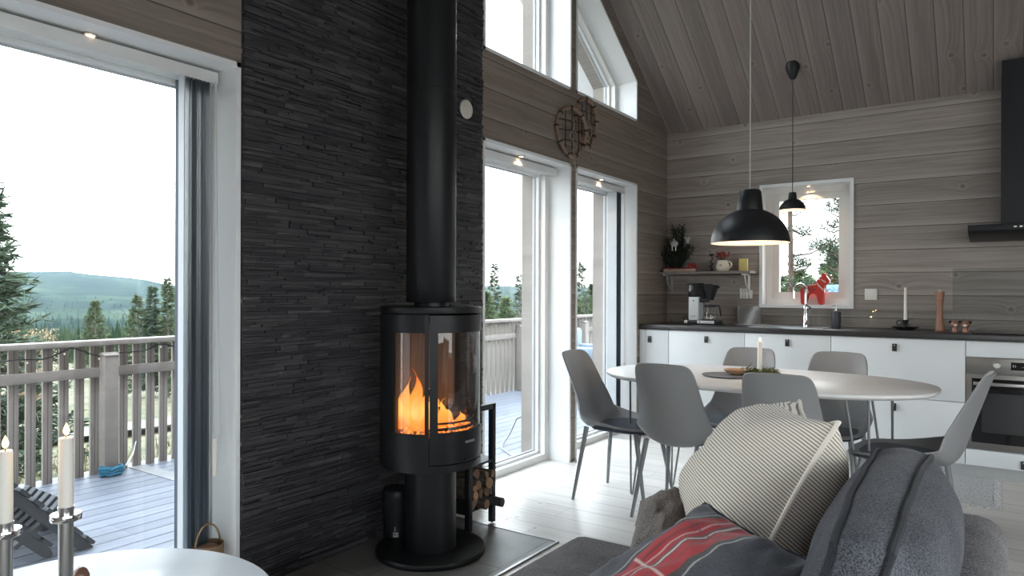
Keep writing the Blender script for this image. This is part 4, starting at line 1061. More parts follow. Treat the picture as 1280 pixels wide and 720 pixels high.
# red wooden horse on the window sill
c = (-1.205, YB + .052, WZ0 + .014); hs = thing('wooden_horse', 'large red painted wooden horse on the kitchen window sill', 'horse figure', c)
HX, HZ = .80, 1.2
def hp(pts): return [(c[0] + x * HX, c[2] + z * HZ) for x, z in pts]
b = B(); b.prism(hp([(-.115, .0), (-.065, .0), (-.06, .065), (-.03, .082), (.02, .082), (.045, .066), (.05, 0), (.098, .0), (.103, .09), (.100, .135), (.128, .148), (.150, .140), (.158, .155), (.128, .188), (.112, .20), (.106, .218), (.096, .203), (.070, .192), (.038, .150), (.0, .130), (-.06, .128), (-.105, .128), (-.122, .10)]), 'y', c[1] - .034, c[1] + .034, .009)
bd = obj('body', b, 'red', hs)
b = B()
for (x, z) in [(.0, .135), (-.02, .132), (.02, .136), (.04, .142), (.055, .13), (.068, .12), (.08, .11), (.092, .10), (-.04, .132), (-.05, .12), (-.05, .10), (-.045, .085), (.085, .165), (.10, .158), (.113, .152), (.062, .172)]:
    b.sphere((c[0] + x * HX, c[1] - .0345, c[2] + z * HZ), .0062, 10, 6, (1, .3, 1))
b.tube([(c[0] + x * HX, c[1] - .035, c[2] + z * HZ) for x, z in ((.036, .145), (.06, .122), (.098, .105))], .0035, 6)
obj('painted_harness', b, 'cream', bd)
b = B(); b.tube([(c[0] + x * HX, c[1] - .035, c[2] + z * HZ) for x, z in ((-.05, .128), (-.03, .105), (.0, .095), (.03, .105))], .004, 6); b.sphere((c[0] + .128 * HX, c[1] - .034, c[2] + .168 * HZ), .004, 8, 6); obj('painted_saddle', b, plain('folk_green', (.05, .09, .10), .5), bd)

# extractor hood
hd = thing('extractor_hood', 'black box-chimney extractor hood on the kitchen wall above the hob', 'extractor hood', (.14, YB, 1.58))
b = B(); b.box(-.155, .445, 5.44, YB - .001, 1.588, 1.628, .002); b.prism([(5.44, 1.588), (YB - .001, 1.588), (YB - .001, 1.545), (5.50, 1.565)], 'x', -.153, .443); obj('canopy', b, 'black', hd)
b = B(); b.box(.024, .256, 5.66, YB - .001, 1.628, zr(5.66) - .14); b.box(.026, .254, 5.662, YB - .001, 2.0, zr(5.7) - .02); obj('chimney', b, 'black', hd, False)
b = B()
for i in range(4): b.box(.09 + i * .03, .105 + i * .03, 5.438, 5.44, 1.603, 1.611)
obj('controls', b, 'steel', hd, False)

# runner rug
rg = thing('rug', 'pale grey woven rag runner on the kitchen floor in front of the cabinets', 'rug', (-.3, 4.97, 0))
b = B(); n = 40
vs = []; fs = []
x0, x1, y0, y1 = -.62, -.01, 4.62, 5.34
for i in range(n + 1):
    for j in range(13):
        x = x0 + (x1 - x0) * i / n; y = y0 + (y1 - y0) * j / 12
        vs.append((x + .006 * sin(j * 1.3), y + .006 * sin(i * .8), .008 + .0025 * sin(i * 1.9) * sin(j * .9)))
for i in range(n):
    for j in range(12): fs.append((i * 13 + j, (i + 1) * 13 + j, (i + 1) * 13 + j + 1, i * 13 + j + 1))
b.raw(vs, fs); r_ = bmesh.ops.extrude_face_region(b.bm, geom=b.bm.faces[:]); bmesh.ops.translate(b.bm, vec=(0, 0, -.007), verts=[v for v in r_['geom'] if isinstance(v, bmesh.types.BMVert)]); obj('weave', b, 'rug', rg)
b = B()
for i in range(60):
    y = y0 + (y1 - y0) * (i + .5) / 60; b.tube([(x1, y, .006), (x1 + .02, y + R(-.004, .004), .005), (x1 + R(.03, .04), y + R(-.008, .008), .003)], .0025, 5)
obj('fringe', b, 'rug', rg)

# ------------------------------------------------------------------ coffee table, candlesticks
cc = (-1.69, .715, 0)
ct = thing('coffee_table', 'round white coffee table in front of the big glass door', 'table', cc)
b = B(); b.lathe([(0, .422), (.40, .422), (.42, .428), (.426, .438), (.424, .446), (.418, .45), (0, .45)], cc, 96); obj('tabletop', b, 'ctable', ct)
for i in range(3):
    a = 2 * pi * i / 3 + .4; b = B(); b.tube([(cc[0] + .22 * cos(a), cc[1] + .22 * sin(a), .424), (cc[0] + .34 * cos(a), cc[1] + .34 * sin(a), 0)], [.018, .011], 14); obj('leg', b, 'ctable', ct)
def candlestick(c, z0, zd, label):
    t = thing('candlestick', label, 'candlestick', (c[0], c[1], z0), 0, 'steel candlesticks')
    b = B(); b.lathe([(0, 0), (.04, 0), (.042, .004), (.036, .010), (.014, .013), (0, .013)], (c[0], c[1], z0), 36); obj('foot', b, 'steel', t)
    b = B(); b.lathe([(0, z0 + .012), (.0125, z0 + .012), (.0125, zd), (0, zd)], (c[0], c[1], 0), 28); obj('stem', b, 'steel', t)
    b = B(); b.lathe([(.010, zd - .001), (.0255, zd - .001), (.0262, zd + .001), (.0262, zd + .009), (.0255, zd + .011), (.010, zd + .011)], (c[0], c[1], 0), 40); obj('drip_disc', b, 'chrome', t)
    b = B(); b.lathe([(0, zd), (.013, zd), (.0138, zd + .024), (.0128, zd + .024), (.0125, zd + .016), (0, zd + .016)], (c[0], c[1], 0), 28); obj('cup', b, 'steel', t)
for c, zt_, zd, l1, l2 in (((-1.43, .589), .905, .752, 'steel candlestick on the coffee table, nearer the slate wall', 'lit white candle in the candlestick nearer the slate wall'),
                      ((-1.473, .506), .890, .737, 'steel candlestick on the coffee table, cut by the left picture edge', 'lit white candle cut by the left picture edge')):
    candlestick(c, .4505, zd, l1); candle(c, .0125, zd + .017, zt_, l2, group='candles on the coffee table')
b = B(); c = (-1.86, .80, .4505); b.lathe([(0, 0), (.008, .001), (.018, .012), (.020, .024), (.014, .038), (.006, .045), (0, .046)], c, 24); o = obj('wooden_egg', b, plain('glossy_chestnut', (.17, .085, .06), .2), None, at=c); tag(o, 'small glossy brown wooden egg on the white coffee table', 'ornament')

# basket by the door
c = (-2.50, 1.53, 0); bk = thing('handled_basket', 'small brown wooden basket with a hoop handle beside the big door', 'basket', c)
b = B(); b.lathe([(0, .0), (.05, 0), (.055, .01), (.058, .205), (.054, .205), (.05, .02), (0, .012)], c, 24); obj('basket_body', b, 'basket', bk)
b = B(); b.tube([(c[0], c[1] + .052 * cos(a), .19 + .09 * sin(a)) for a in [radians(x) for x in range(0, 181, 12)]], .004, 8); obj('handle', b, 'brass', bk)
b = B(); b.sphere((c[0], c[1], .18), .045, 14, 8, (1, 1, .5)); obj('contents', b, 'brown', bk)

# ------------------------------------------------------------------ sofa and pillows
sf = thing('sofa', 'low charcoal wool sofa in the foreground, its back to the open room', 'sofa', (-.5, 1.0, 0))
def soft_box(x0, x1, y0, y1, z0, z1, bev, crown=0.0):
    b = B(); b.box(x0, x1, y0, y1, z0, z1, bev, 4)
    bmesh.ops.subdivide_edges(b.bm, edges=[e for e in b.bm.edges if e.calc_length() > .2], cuts=10, use_grid_fill=True)
    if crown:
        for v in b.bm.verts:
            if v.co.z > z1 - bev * 1.2:
                fx = 1 - (2 * (v.co.x - x0) / (x1 - x0) - 1) ** 4; fy = 1 - (2 * (v.co.y - y0) / (y1 - y0) - 1) ** 4
                v.co.z += crown * fx * fy
    return b
b = soft_box(-1.05, .02, .05, 1.93, .10, .30, .03); obj('base', b, 'sofa', sf)
b = soft_box(-.13, .022, .05, 1.99, .10, .665, .055, 0); obj('backrest', b, 'sofa', sf)
b = soft_box(-1.09, -.14, .06, 1.925, .30, .425, .045, .022); sc_ = obj('seat_cushion', b, 'sofa', sf)
b = B(); pts = [(-1.075, .08, .405), (-1.085, .9, .408), (-1.08, 1.89, .405), (-1.04, 1.915, .405), (-.6, 1.922, .408), (-.15, 1.918, .405)]; b.tube(pts, .005, 8); obj('piping', b, 'navyp', sc_)
for x in (-1.0, -.03):
    for y in (.15, 1.85): b = B(); b.lathe([(0, 0), (.018, 0), (.024, .10), (0, .10)], (x, y, 0), 16); obj('foot', b, 'black', sf)

def pillow(name, P00, P10, P11, P01, th, mat, pipe, label, cat, seg=36, wr=.006, pinch=.10, seed=0.0, bulge=.55, pr=.006, back=1.0, wf=5.0):
    P = [Vector(q) for q in (P00, P10, P11, P01)]
    ctr = sum(P, Vector()) / 4
    nrm = ((P[1] - P[0]).cross(P[3] - P[0])).normalized()
    b = B(); uvl = b.bm.loops.layers.uv.new('UVMap'); uvs = {}
    def base(u, v):
        p = P[0] * (1 - u) * (1 - v) + P[1] * u * (1 - v) + P[2] * u * v + P[3] * (1 - u) * v
        s_, t_ = 2 * u - 1, 2 * v - 1
        ex = pinch * (1 - t_ * t_) * s_ * abs(s_) * .5; ey = pinch * (1 - s_ * s_) * t_ * abs(t_) * .5
        du = (P[1] + P[2] - P[0] - P[3]) * .5; dv = (P[3] + P[2] - P[0] - P[1]) * .5
        return p - du * ex - dv * ey
    def hgt(u, v):
        s_, t_ = abs(2 * u - 1), abs(2 * v - 1)
        return ((1 - s_ ** 2.2) * (1 - t_ ** 2.2)) ** bulge
    for side in (1, -1):
        g = []
        for i in range(seg + 1):
            row = []
            for j in range(seg + 1):
                u, v = i / seg, j / seg; h = hgt(u, v)
                w = wr * (noise.noise((u * wf + seed, v * wf, side * 3.1 + seed)) + .5 * noise.noise((u * wf * 2.6, v * wf * 2.2 + seed, side))) * min(1, h * 2.5)
                rim = .35 * wr * noise.noise((u * 9 + seed, v * 9, 4))
                ed = min(u, v, 1 - u, 1 - v)
                rad = 0
                if ed < .16:   # radial gathers at the seam
                    tcoord = u if min(v, 1 - v) < min(u, 1 - u) else v
                    rad = wr * .6 * noise.noise((tcoord * 16 + seed, side * 2.0, 8.8)) * (ed / .16) * (1 - ed / .16) * 4
                vt = b.bm.verts.new(base(u, v) + nrm * (side * (th * (back if side < 0 else 1) * h + w + rad) + rim)); uvs[vt] = (u, v); row.append(vt)
            g.append(row)
        for i in range(seg):
            for j in range(seg):
                q = (g[i][j], g[i + 1][j], g[i + 1][j + 1], g[i][j + 1])
                f = b.bm.faces.new(q if side > 0 else tuple(reversed(q)))
                for lp in f.loops: lp[uvl].uv = uvs[lp.vert]
    bmesh.ops.remove_doubles(b.bm, verts=b.bm.verts[:], dist=1e-5)
    o = obj(name, b, mat, None, at=ctr, ang=80)
    tag(o, label, cat)
    if pipe:
        n = 24; rim = [base(i / n, 0) for i in range(n)] + [base(1, i / n) for i in range(n)] + [base(1 - i / n, 1) for i in range(n)] + [base(0, 1 - i / n) for i in range(n)]
        rim = [q + nrm * (.35 * wr * 0) for q in rim]
        b = B(); b.tube(rim, pr, 8, True); obj('piping', b, pipe, o)
    return o
# boxed back cushion (own build: soft box with two piped seams)
def back_cushion():
    x0, x1, y0, y1, z0, z1 = -.300, -.165, 1.17, 1.935, .425, .79
    b = B(); n = 30; lean = .10
    def pt(s_, ty, tz):     # s_ -1 front .. 1 back, ty along the sofa, tz height
        a, c2 = 2 * ty - 1, 2 * tz - 1
        bul = ((1 - abs(a) ** 2.6) * (1 - abs(c2) ** 2.6)) ** .6
        x = (x0 + x1) / 2 + s_ * ((x1 - x0) / 2 - .012 + (.115 if s_ > 0 else .05) * bul) + lean * (tz - .5)
        y = y0 + (y1 - y0) * ty; z = z0 + (z1 - z0) * tz + .022 * sin(pi * ty) * tz + .006 * noise.noise((ty * 4, tz * 3, s_))
        x += .006 * noise.noise((ty * 5, tz * 5, s_ * 3)) + (.032 * (1 - ty) if s_ < 0 else 0)
        return Vector((x, y, z))
    g = {}
    for s_ in (-1, 1):
        for i in range(n + 1):
            for j in range(n + 1): g[s_, i, j] = b.bm.verts.new(pt(s_, i / n, j / n))
        for i in range(n):
            for j in range(n):
                q = [g[s_, i, j], g[s_, i + 1, j], g[s_, i + 1, j + 1], g[s_, i, j + 1]]
                b.bm.faces.new(q)
    edge = [(i, 0) for i in range(n)] + [(n, j) for j in range(n)] + [(i, n) for i in range(n, 0, -1)] + [(0, j) for j in range(n, 0, -1)]
    m_ = len(edge); mid = []
    strips = []
    for kx in range(1, 6):
        u = kx / 6
        row = []
        for (i, j) in edge:
            a, c2 = g[-1, i, j].co, g[1, i, j].co; p = a.lerp(c2, u); out = Vector((0, i / n - .5, j / n - .5)); out = Vector((0, (1 if i == n else -1 if i == 0 else 0), (1 if j == n else -1 if j == 0 else 0)))
            if out.length: out.normalize()
            row.append(b.bm.verts.new(p + out * .016 * sin(pi * u)))
        strips.append(row)
    rows = [[g[-1, i, j] for i, j in edge]] + strips + [[g[1, i, j] for i, j in edge]]
    for r0, r1 in zip(rows, rows[1:]):
        for q in range(m_): b.bm.faces.new((r0[q], r0[(q + 1) % m_], r1[(q + 1) % m_], r1[q]))
    rims = [[g[s_, i, j].co.copy() for i, j in edge] for s_ in (-1, 1)]
    o = obj('back_cushion', b, 'sofab', None, at=(-.21, 1.55, .425), ang=80); tag(o, 'thick anthracite back cushion with piped edges leaning on the sofa back', 'cushion')
    for rm in rims:
        b = B(); b.tube(rm, .0075, 8, True); obj('piping', b, 'navyp', o)
back_cushion()
pillow('striped_pillow', (-.46, 2.10, .872), (-.29, 1.70, .89), (-.475, 1.54, .44), (-.77, 1.95, .47), .20, 'stripe', 'stripe', 'large cream pillow with thin dark stripes leaning on the back cushion', 'pillow', wr=.014, pinch=.15, seed=2.3, back=.86)
pillow('tartan_pillow', (-.56, 1.60, .685), (-.262, 1.40, .668), (-.50, 1.08, .46), (-.83, 1.31, .45), .075, 'tartan', 'navyp', 'dark grey pillow with a red tartan band, in front of the striped pillow', 'pillow', wr=.016, pinch=.06, seed=5.1, pr=.004)
pillow('taupe_pillow', (-.815, 1.80, .60), (-.70, 1.97, .605), (-.66, 1.72, .455), (-.765, 1.60, .475), .085, 'brownf', None, 'slumped taupe pillow at the far end of the sofa seat', 'pillow', wr=.026, pinch=.02, seed=9.4, wf=3, bulge=.45)

# ------------------------------------------------------------------ outside: deck, railing, furniture
ZD = -.06; XD = -5.06
b = B(); b.box(XD - .06, XO, -3, 10.5, ZD - .04, ZD); struct('floor_deck', b, 'deck')
b = B(); b.box(-5.0, XO, 2.455, 2.565, ZD, ZD + .004); struct('trim_3', b, plain('pale_deck_board', (.19, .19, .195), .7, var=.2))
rl = thing('deck_railing', 'weathered grey timber railing along the edge of the deck', 'railing', (-4.98, 4.5, ZD))
y0, y1 = .5, 9.9
b = B(); b.box(-5.03, -4.90, y0, y1, .815, .85, .004); obj('top_rail', b, 'rail', rl)
b = B(); b.box(-4.985, -4.95, y0, y1, .60, .665, .003); obj('mid_rail', b, 'rail', rl)
bal = None; y = y0 + .03
while y < y1:
    if bal is None:
        b = B(); b.box(-.012, .012, -.0275, .0275, ZD - .10, .816, .002); bal = obj('baluster', b, 'railw', rl, local=True); o = bal
    else: o = bal.copy(); C.objects.link(o)
    o.location = Vector((-5.0, y, 0)) - rl.location; y += .0945
for y in (.635, 2.285, 3.935, 5.585, 7.235, 8.885):
    b = B(); b.box(-4.95, -4.87, y - .045, y + .045, ZD, .745, .003); p_ = obj('post', b, 'rail', rl)
    b = B(); b.prism([(-4.955, .745), (-4.865, .745), (-4.865, .75), (-4.91, .768), (-4.955, .75)], 'y', y - .05, y + .05); obj('post_cap', b, 'railw', p_)
# fairy lights
sl = thing('string_lights', 'dark string of fairy lights looped under the top rail', 'string lights', (-4.93, 2.2, .8))
b = B(); pts = []; hb = B()
for i in range(90):
    y = .9 + i * .035; z = .80 - .055 * abs(sin(i * .19)) - .01 * sin(i * .7); pts.append((-4.935, y, z))
    if i % 6 == 2: hb.sphere((-4.93, y, z - .02), .0055, 8, 6, (1, 1, 1.4))
b.tube(pts, .0045, 6); obj('cable', b, 'black', sl); obj('bulbs', hb, emis('fairy_bulb', (1, .93, .75), .7), sl)
# blue rope
rp = thing('blue_rope_bundle', 'coiled blue rope at the foot of the deck railing post', 'rope', (-4.88, 2.33, ZD))
b = B(); pts = []
for i in range(120):
    a = i * .42; pts.append((-4.87 + .036 * cos(a) * (1 + .1 * sin(i)), 2.285 + .068 * sin(a) * (1 + .12 * cos(i * 1.3)), ZD + .012 + .05 * (i / 120) + .006 * sin(i * 2.1)))
b.tube(pts, .0105, 6); obj('coil', b, 'ropeb', rp)
b = B(); b.tube([(-4.86, 2.375, ZD + .05), (-4.87, 2.425, ZD + .12), (-4.89, 2.455, ZD + .20)], [.008, .006, .004], 6); obj('loose_end', b, 'cord', rp)
# slatted lounger: two crossing slatted panels
lg = thing('slatted_deck_chair', 'dark slatted wooden deck chair lying low on the deck outside', 'deck chair', (-3.8, 1.4, ZD))
def panel(nm, A, Bp, x0, x1, n, w=.045):
    A, Bp = Vector((0, *A)), Vector((0, *Bp)); d = (Bp - A).normalized(); nrm = Vector((0, -d.z, d.y))
    for x in (x0, x1):
        b = B()
        rr = [A - d * .03 - nrm * .015, Bp - nrm * .015, Bp + d * .03 - nrm * .005, Bp + d * .03 + nrm * .015, Bp + nrm * .03, A - d * .03 + nrm * .03]
        b.prism([(q.y, q.z) for q in rr], 'x', x - .016, x + .016, .003); obj(nm + '_rail', b, 'slatdark', lg)
    for i in range(n):
        c = A.lerp(Bp, (i + .5) / n); b = B(); s_ = (Bp - A).length / n * .36
        q = [c - d * s_ + nrm * .032, c + d * s_ + nrm * .032, c + d * s_ + nrm * .05, c - d * s_ + nrm * .05]
        b.prism([(v.y, v.z) for v in q], 'x', x0 - .03, x1 + .03, .002); obj(nm + '_slat', b, 'slatdark', lg)
panel('back', (1.14, .385), (1.575, -.075), -4.05, -3.60, 8)
panel('leg_frame', (1.10, .27), (1.40, -.04), -4.0, -3.62, 6)
for i in range(6):
    x = -4.0 + i * .074; b = B()
    b.prism([(1.27, .03), (1.285, .015), (1.40, .09), (1.49, .185), (1.475, .20), (1.385, .108)], 'x', x - .024, x + .024, .003); obj('seat_slat', b, 'slatdark', lg)
# outdoor armchair beyond the second door, cable on the deck
oc = thing('outdoor_armchair', 'blue-grey outdoor armchair on the deck beyond the second glass door', 'armchair', (-4.2, 7.6, ZD))
b = B(); b.box(-4.5, -3.9, 7.3, 7.9, ZD, .38, .03); obj('seat', b, 'ironblue', oc)
b = B(); b.box(-4.55, -4.4, 7.28, 7.92, .38, .72, .04); obj('backrest', b, 'ironblue', oc)
for y in (7.28, 7.82): b = B(); b.box(-4.5, -3.9, y, y + .09, .38, .52, .02); obj('armrest', b, 'ironblue', oc)
cb = B(); cb.tube([(-2.86, 4.20, ZD + .006), (-3.0, 4.3, ZD + .006), (-3.2, 4.45, ZD + .006), (-3.3, 4.6, ZD + .006), (-3.32, 4.72, ZD + .05), (-3.30, 4.80, ZD + .18), (-3.25, 4.88, ZD + .21), (-3.1, 5.0, ZD + .21)], .007, 8); o = obj('loose_cable', cb, 'cable', None, at=(-3.1, 4.5, ZD)); tag(o, 'grey cable curling up from the deck outside the stove-side door', 'cable')

# ------------------------------------------------------------------ terrain
def base_z(r, az):
    """az: degrees from +Y towards -X"""
    west = [(0, -.9), (6, -1.3), (15, -2.1), (40, -3.8), (100, -8), (250, -18), (500, -30), (1100, -34), (2600, -20), (3200, -40)]
    north = [(0, -.3), (8, -.2), (30, .6), (60, .3), (120, -2), (250, -10), (500, -20), (1100, -25), (2600, -10), (3200, -30)]
    def it(T):
        for (a, za), (c, zc_) in zip(T, T[1:]):
            if r <= c: return za + (zc_ - za) * (r - a) / (c - a)
        return T[-1][1]
    f = min(1, max(0, (az - 14) / 26)); return it(north) * (1 - f) + it(west) * f
ridge = [(-30, 20), (0, 20), (20, 25), (32, 45), (40, 52), (48, 40), (55, 28), (60, 44), (64, 74), (68, 96), (72, 88), (78, 60), (90, 40), (120, 30)]
def hill(r, az):
    for (a, h0), (c, h1) in zip(ridge, ridge[1:]):
        if a <= az <= c:
            t = (az - a) / (c - a); t = t * t * (3 - 2 * t); H_ = h0 + (h1 - h0) * t; break
    else: H_ = 20
    f = min(1, max(0, (r - 1000) / 1500)); f = f * f * (3 - 2 * f); g_ = 1 if r < 2600 else max(0, 1 - (r - 2600) / 800)
    return H_ * f * g_ * .84
def terrain(r0, r1, nr, name, mat, amp):
    b = B(); na = 130; vs = []; fs = []
    for i in range(nr + 1):
        r = r0 * (r1 / r0) ** (i / nr)
        for j in range(na + 1):
            az = -35 + 155 * j / na; a = radians(az); x, y = -r * sin(a), r * cos(a)
            z = base_z(r, az) + hill(r, az) + amp * r * noise.noise((x / r0 * 1.7, y / r0 * 1.7, .3)) * .02
            if r > 900: z += 5 * noise.noise((x * .012, y * .012, 3))
            vs.append((x, y, z))
    for i in range(nr):
        for j in range(na): q = i * (na + 1) + j; fs.append((q, q + na + 1, q + na + 2, q + 1))
    b.raw(vs, fs); struct(name, b, mat, True)
terrain(4.0, 120, 40, 'ground', 'ground', .5)
terrain(112, 3300, 70, 'hills', 'hills', .15)
b = B(); pts = []
vs, fs = [], []
for i in range(40):
    y = -4 + i * .9; 
    for dx in (-.9, .9):
        x = -17.5 - 1.5 * sin(y * .12) + dx; r = math.hypot(x, y); az = math.degrees(math.atan2(-x, y)); vs.append((x, y, base_z(r, az) + .12))
for i in range(39): fs.append((2 * i, 2 * i + 1, 2 * i + 3, 2 * i + 2))
b.raw(vs, fs); struct('path', b, 'gravel')
# dry grass
b = B(); vs, fs = [], []
for i in range(9000):
    az = R(45, 92); r = 6.2 + 16 * R(0, 1) ** 1.5; a = radians(az); x, y = -r * sin(a), r * cos(a)
    if -19.8 < x < -15: continue
    z = base_z(r, az); hh = R(.12, .4); w = R(.008, .02) * (1 + r / 14); dx, dy = R(-.15, .15), R(-.15, .15); n0 = len(vs)
    vs += [(x - w, y, z - .03), (x + w, y + R(-w, w), z - .03), (x + dx, y + dy, z + hh)]; fs.append((n0, n0 + 1, n0 + 2))
b.raw(vs, fs); o = obj('meadow_grass', b, 'grass', None, False); o['kind'] = 'stuff'; tag(o, 'dry yellow grass on the slope below the deck', 'grass')

# trees
def tuft(vs, fs, p, d, L, w):
    s_ = d.cross(Vector((R(-1, 1), R(-1, 1), R(-1, 1))))
    if s_.length < 1e-4: return
    s_ = s_.normalized() * w; n0 = len(vs)
    vs.extend([p - s_, p + s_, p + d * L]); fs.append((n0, n0 + 1, n0 + 2))
def spruce(name, x, y, ztop, h, rad, mat, label, dens=1.0, cat='tree', group='trees beyond the deck', bare=.05, tf=1.0):
    z0 = ztop - h; t = thing(name, label, cat, (x, y, z0), 0, group)
    b = B(); b.tube([(x, y, z0 - .3), (x + .01 * h, y, z0 + h * .5), (x, y, ztop)], [max(.03, h * .016), max(.02, h * .01), .006], 8); obj('trunk', b, 'barkgrey', t)
    vs, fs = [], []; nb = int(max(h, 2.2) / .16 * 6 * min(2.2, dens)); br = B()
    for i in range(nb):
        s_ = bare + (1 - bare) * R(0, 1) ** .95; zz = z0 + h * s_; L = rad * (1 - s_) ** .8 * R(.55, 1.15) + .03; a = R(0, 2 * pi)
        d = Vector((cos(a), sin(a), R(-.25, .35))).normalized(); p0 = Vector((x, y, zz))
        tip = p0 + d * L + Vector((0, 0, .12 * L))
        nt_ = int(16 * dens * max(.4, L / rad)) + 4
        for q in range(nt_):
            u = R(.15, 1) ** .7; p = p0.lerp(tip, u) + Vector((R(-1, 1), R(-1, 1), R(-1, 1))) * .05 * tf * L / max(.3, rad); dd = (d + Vector((R(-.9, .9), R(-.9, .9), R(-.5, .6)))).normalized()
            tuft(vs, fs, p, dd, R(.10, .22) * tf * (h / 6) ** .35, R(.012, .026) * tf * (h / 6) ** .35)
        if L > rad * .45: br.tube([p0, p0.lerp(tip, .6), tip], [.012, .007, .003], 4)
    if len(br.bm.verts): obj('branches', br, 'barkgrey', t)
    else: br.bm.free()
    b = B(); b.raw(vs, fs); obj('foliage', b, mat, t, False)
def pine(name, x, y, z0, h, crown0, spread, mat, label, nb=40, lean=0.0, bark='barkpine', r=.11, tuftn=45, clus=.22, side=None):
    t = thing(name, label, 'tree', (x, y, z0), 0, 'trees beyond the kitchen window')
    b = B(); b.tube([(x + lean * s_ * h + .04 * sin(s_ * 5), y, z0 - .3 + (h + .3) * s_) for s_ in [i / 8 for i in range(9)]], [r * (1 - .75 * i / 8) for i in range(9)], 10); obj('trunk', b, bark, t)
    vs, fs = [], []; br = B()
    for i in range(nb):
        s_ = crown0 + (1 - crown0) * R(0, 1); a = R(0, 2 * pi) if side is None else R(*side); L = spread * R(.4, 1.0) * (1.15 - s_ * .7)
        p0 = Vector((x + lean * s_ * h, y, z0 + h * s_)); d = Vector((cos(a), sin(a), R(-.25, .4))); tip = p0 + d * L
        mid = p0.lerp(tip, .5) + Vector((R(-.05, .05), R(-.05, .05), -.06)); br.tube([p0, mid, tip], [.016, .010, .004], 5)
        for c_ in range(3):
            cpt = p0.lerp(tip, R(.45, 1.02)) + Vector((R(-.12, .12), R(-.12, .12), R(-.06, .1)))
            for q in range(tuftn):
                o_ = Vector((R(-1, 1), R(-1, 1), R(-.6, .6))); 
                tuft(vs, fs, cpt + o_ * clus * .55, (o_ + Vector((R(-.6, .6), R(-.6, .6), R(.0, .8)))).normalized(), R(.05, .11), R(.004, .008))
    obj('branches', br, bark, t); b = B(); b.raw(vs, fs); obj('foliage', b, mat, t, False)
def gz(x, y): return base_z(math.hypot(x, y), math.degrees(math.atan2(-x, y)))
T = [('pine_tree', -11.95, 3.75, 3.0, 1.35, 'needle', 'dark green conifer just beyond the railing at the picture edge', 2.6, 1.25),
     ('spruce_tree', -47.9, 21.4, .5, 1.5, 'needle2', 'lone spruce far down the slope in the gap of the big door', 1.8, 1.6),
     ('spruce_tree', -30.4, 15.3, .95, .95, 'needle2', 'broad spruce leftmost of the clump by the blind', 1.8, 1.3),
     ('spruce_tree', -29.9, 15.7, 1.36, .6, 'needle', 'slim spruce in the middle of the clump by the blind', 1.8, 1.3),
     ('spruce_tree', -29.4, 16.1, 1.7, .75, 'needle2', 'tallest spruce of the clump by the blind', 1.8, 1.3),
     ('spruce_tree', -26.9, 15.4, 1.85, .7, 'needle', 'spruce half covered by the blind', 1.8, 1.3),
     ('pine_tree', -19.0, 25.8, 2.5, .62, 'needle', 'thin-topped pine seen through the door beside the stove', 1.1, 1.3),
     ('pine_tree', -16.9, 24.8, 1.9, .6, 'needle', 'second pine in the stove-side door, next to the door post', 1.1, 1.3),
     ('spruce_tree', -18.1, 24.0, 1.15, .95, 'needle3', 'pale green young spruce below the thin-topped pine', 2.4, 1.5),
     ('spruce_tree', -16.2, 22.8, .95, 1.0, 'needle3', 'bushy young spruce above the railing in the stove-side door', 2.4, 1.5),
     ('pine_tree', -14.7, 26.3, 2.5, .6, 'needle', 'thin pine seen through the second glass door', 1.1, 1.3),
     ('spruce_tree', -14.3, 26.6, 1.5, .8, 'needle2', 'low spruce behind the thin pine in the second glass door', 2.2, 1.5),
     ('spruce_tree', -13.6, 24.6, 1.0, 1.0, 'needle3', 'bushy green spruce at the foot of the thin pine', 2.4, 1.5)]
for nm, x, y, zt_, rad, mt, lab, dens, tf in T:
    g0 = gz(x, y); spruce(nm, x, y, zt_, zt_ - g0, rad, mt, lab, dens, tf=tf)
b = B(); x, y = -25.1, 9.3; z0 = gz(x, y); t = thing('autumn_bush', 'pale leafless bush above the railing beside the conifer', 'bush', (x, y, z0))
for i in range(150):
    a = R(0, 6.28); q = R(.1, .75); hh = (-.1 - z0) * R(.6, 1.0); b.tube([(x + .3 * q * cos(a), y + .3 * q * sin(a), z0), (x + q * .7 * cos(a), y + .7 * q * sin(a), z0 + hh * .6), (x + q * cos(a + .3), y + q * sin(a + .3), z0 + hh)], [.012, .008, .003], 4)
obj('stems', b, 'twig', t)
vs, fs = [], []
for i in range(1500):
    a = R(0, 6.28); q = .75 * sqrt(R(0, 1)); p = Vector((x + q * cos(a), y + q * sin(a), z0 + (-.1 - z0) * R(.5, 1.02))); tuft(vs, fs, p, Vector((R(-1, 1), R(-1, 1), R(-1, 1))).normalized(), .06, .02)
b = B(); b.raw(vs, fs); obj('foliage', b, 'twig', t, False)
